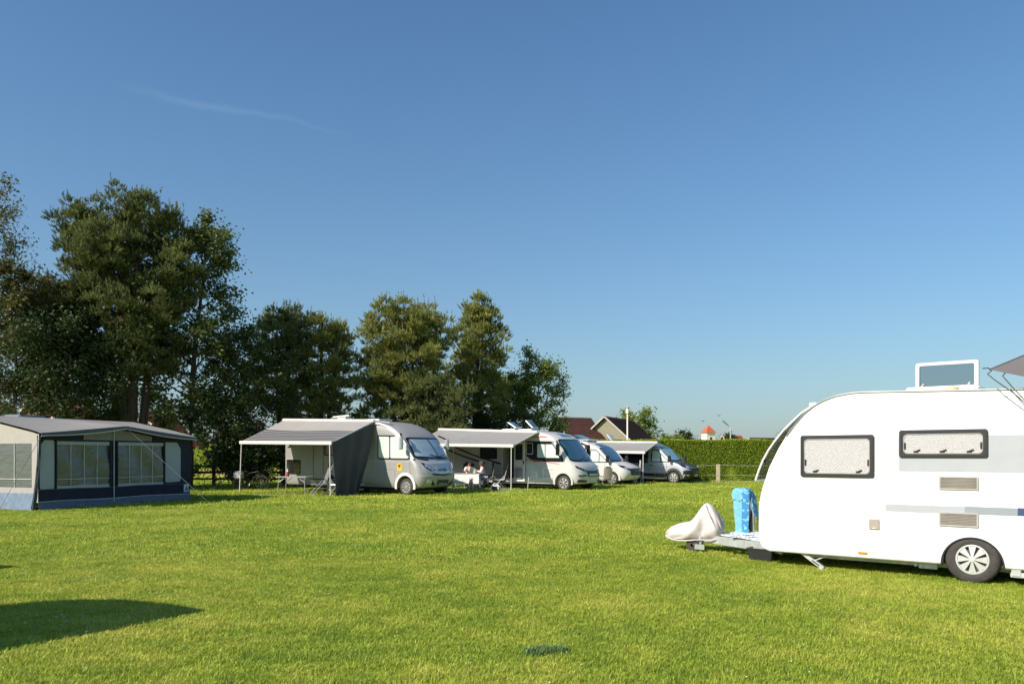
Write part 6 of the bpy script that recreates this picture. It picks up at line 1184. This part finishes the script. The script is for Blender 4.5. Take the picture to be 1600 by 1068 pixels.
# grey canopy over the caravan's rear, its pointed corner and cords
taupe = mat('taupe_canopy_cloth', (.17, .15, .142), .85, var=.06, scale=2, bump=.2, bscale=5)
cn = empty('canopy', (6.6, 9.8, 0), 0, 'taupe cloth canopy with a pointed corner and dark cords above the near caravan', 'canopy')
A, B, C_, Dd = Vector((-.87, -.22, 2.64)), Vector((.75, 1.6, 3.22)), Vector((-.95+.55, -1.4, 2.36)), Vector((2.6, .2, 3.0))
A = Vector((5.76-6.6, 9.6-9.8, 2.625)); C_ = Vector((6.3-6.6, 8.9-9.8, 2.36)); B = Vector((7.4-6.6, 10.9-9.8, 3.12)); Dd = Vector((9.2-6.6, 9.6-9.8, 2.9)); R = []
for i in range(13):
    u_ = i/12; row = []
    for j in range(13):
        v = j/12; p = (A*(1-u_)+B*u_)*(1-v)+(C_*(1-u_)+Dd*u_)*v; p.z -= .10*sin(pi*v)*sin(pi*u_); row.append(p)
    R.append(row)
MB().sheet(R, .006).build('canopy_cloth', taupe, cn, 60); MB().tube([R[i][0] for i in range(13)], .012, 6).build('hem', mat('slate_hem', (.12, .12, .15), .8), cn)
cordm = mat('dark_cord', (.03, .035, .045), .6)
def cs_(*p): return [Vector(q)-Vector((6.6, 9.8, 0)) for q in p]
MB().tube(cs_((5.68, 9.62, 2.64), (5.74, 9.6, 2.645), (5.78, 9.6, 2.61), (5.72, 9.58, 2.57), (5.76, 9.5, 2.49), (5.9, 9.36, 2.32), (6.05, 9.26, 2.13), (6.3, 9.1, 1.9)), .007, 6).build('cord', cordm, cn)
MB().tube(cs_((5.9, 9.52, 2.58), (5.85, 9.5, 2.54), (5.90, 9.42, 2.42), (6.02, 9.3, 2.2), (6.25, 9.05, 1.95)), .007, 6).build('cord', cordm, cn)
for (x, y, z) in ((9.2, 9.6, 2.9), (7.4, 10.9, 3.12), (6.55, 8.86, 2.4)):
    if x > 7: MB().tube(cs_((x, y, z), (x+.02, y, 0)), .018, 8).build('pole', alu, cn)
MB().tube(cs_((6.3, 8.9, 2.36), (6.75, 8.4, 1.2), (7.1, 8.0, .0)), .006, 5).build('cord', cordm, cn)

# ------------------------------------------------------------------ added unseen sheets outside the left edge, shaped to cast the lawn shadows
ss = empty('shadow_caster', (-9.2, 4.0, 0), 0, 'added unseen taupe sheet on slim poles, shaped to cast the lawn shadow at lower left', 'shadow caster')
k_ = 2.4/math.tan(SUN_EL); off = Vector((-cos(SUN_T)*k_, -sin(SUN_T)*k_, 2.4))
G = [(-3.07, 8.12), (-3.62, 8.49), (-4.24, 8.72), (-4.77, 8.73), (-5.17, 8.58), (-5.6, 8.25), (-7.2, 7.4), (-7.4, 5.2), (-5.6, 5.0), (-4.30, 6.22), (-3.86, 6.86), (-3.55, 7.24), (-3.26, 7.81)]
G = [Vector((x, y, 0))+off-Vector((-9.2, 4.0, 0)) for x, y in G]; c = sum(G, Vector())/len(G)
b = MB(); nn = len(G); V = [p+Vector((0, 0, .0)) for p in G]+[p-Vector((0, 0, .012)) for p in G]; b.add(V+[c+Vector((0, 0, .1)), c+Vector((0, 0, .088))], [(i, (i+1) % nn, 2*nn) for i in range(nn)]+[(nn+(i+1) % nn, nn+i, 2*nn+1) for i in range(nn)]+[(i, nn+i, nn+(i+1) % nn, (i+1) % nn) for i in range(nn)]); b.build('caster_cloth', taupe, ss, 60)
for i in (6, 7, 8): MB().tube([(G[i].x, G[i].y, 2.4), (G[i].x, G[i].y, 0)], .02, 8).build('pole', alu, ss)
MB().tube([(G[0].x, G[0].y, 2.395), (G[0].x+.05, G[0].y+.05, 0)], .018, 8).build('pole', alu, ss)

s2 = empty('shadow_caster', (-11.6, 9.6, 0), 0, 'small added unseen grey sheet, shaped to cast the pointed lawn shadow at the left edge', 'shadow caster')  # second added sheet, out of view, there only for its shadow
G2 = [Vector((x, y, 0))+off-Vector((-11.6, 9.6, 0)) for x, y in ((-6.85, 11.22), (-7.5, 11.55), (-9.6, 11.6), (-9.4, 10.4), (-7.3, 10.95))]
b = MB(); b.add([p for p in G2]+[p-Vector((0, 0, .012)) for p in G2], [(0, 1, 2, 3, 4), (9, 8, 7, 6, 5)]+[(i, 5+i, 5+(i+1) % 5, (i+1) % 5) for i in range(5)]); b.build('caster_cloth', taupe, s2, None)
for i in (0, 2, 3): MB().tube([(G2[i].x, G2[i].y, 2.39), (G2[i].x, G2[i].y, 0)], .016, 8).build('pole', alu, s2)
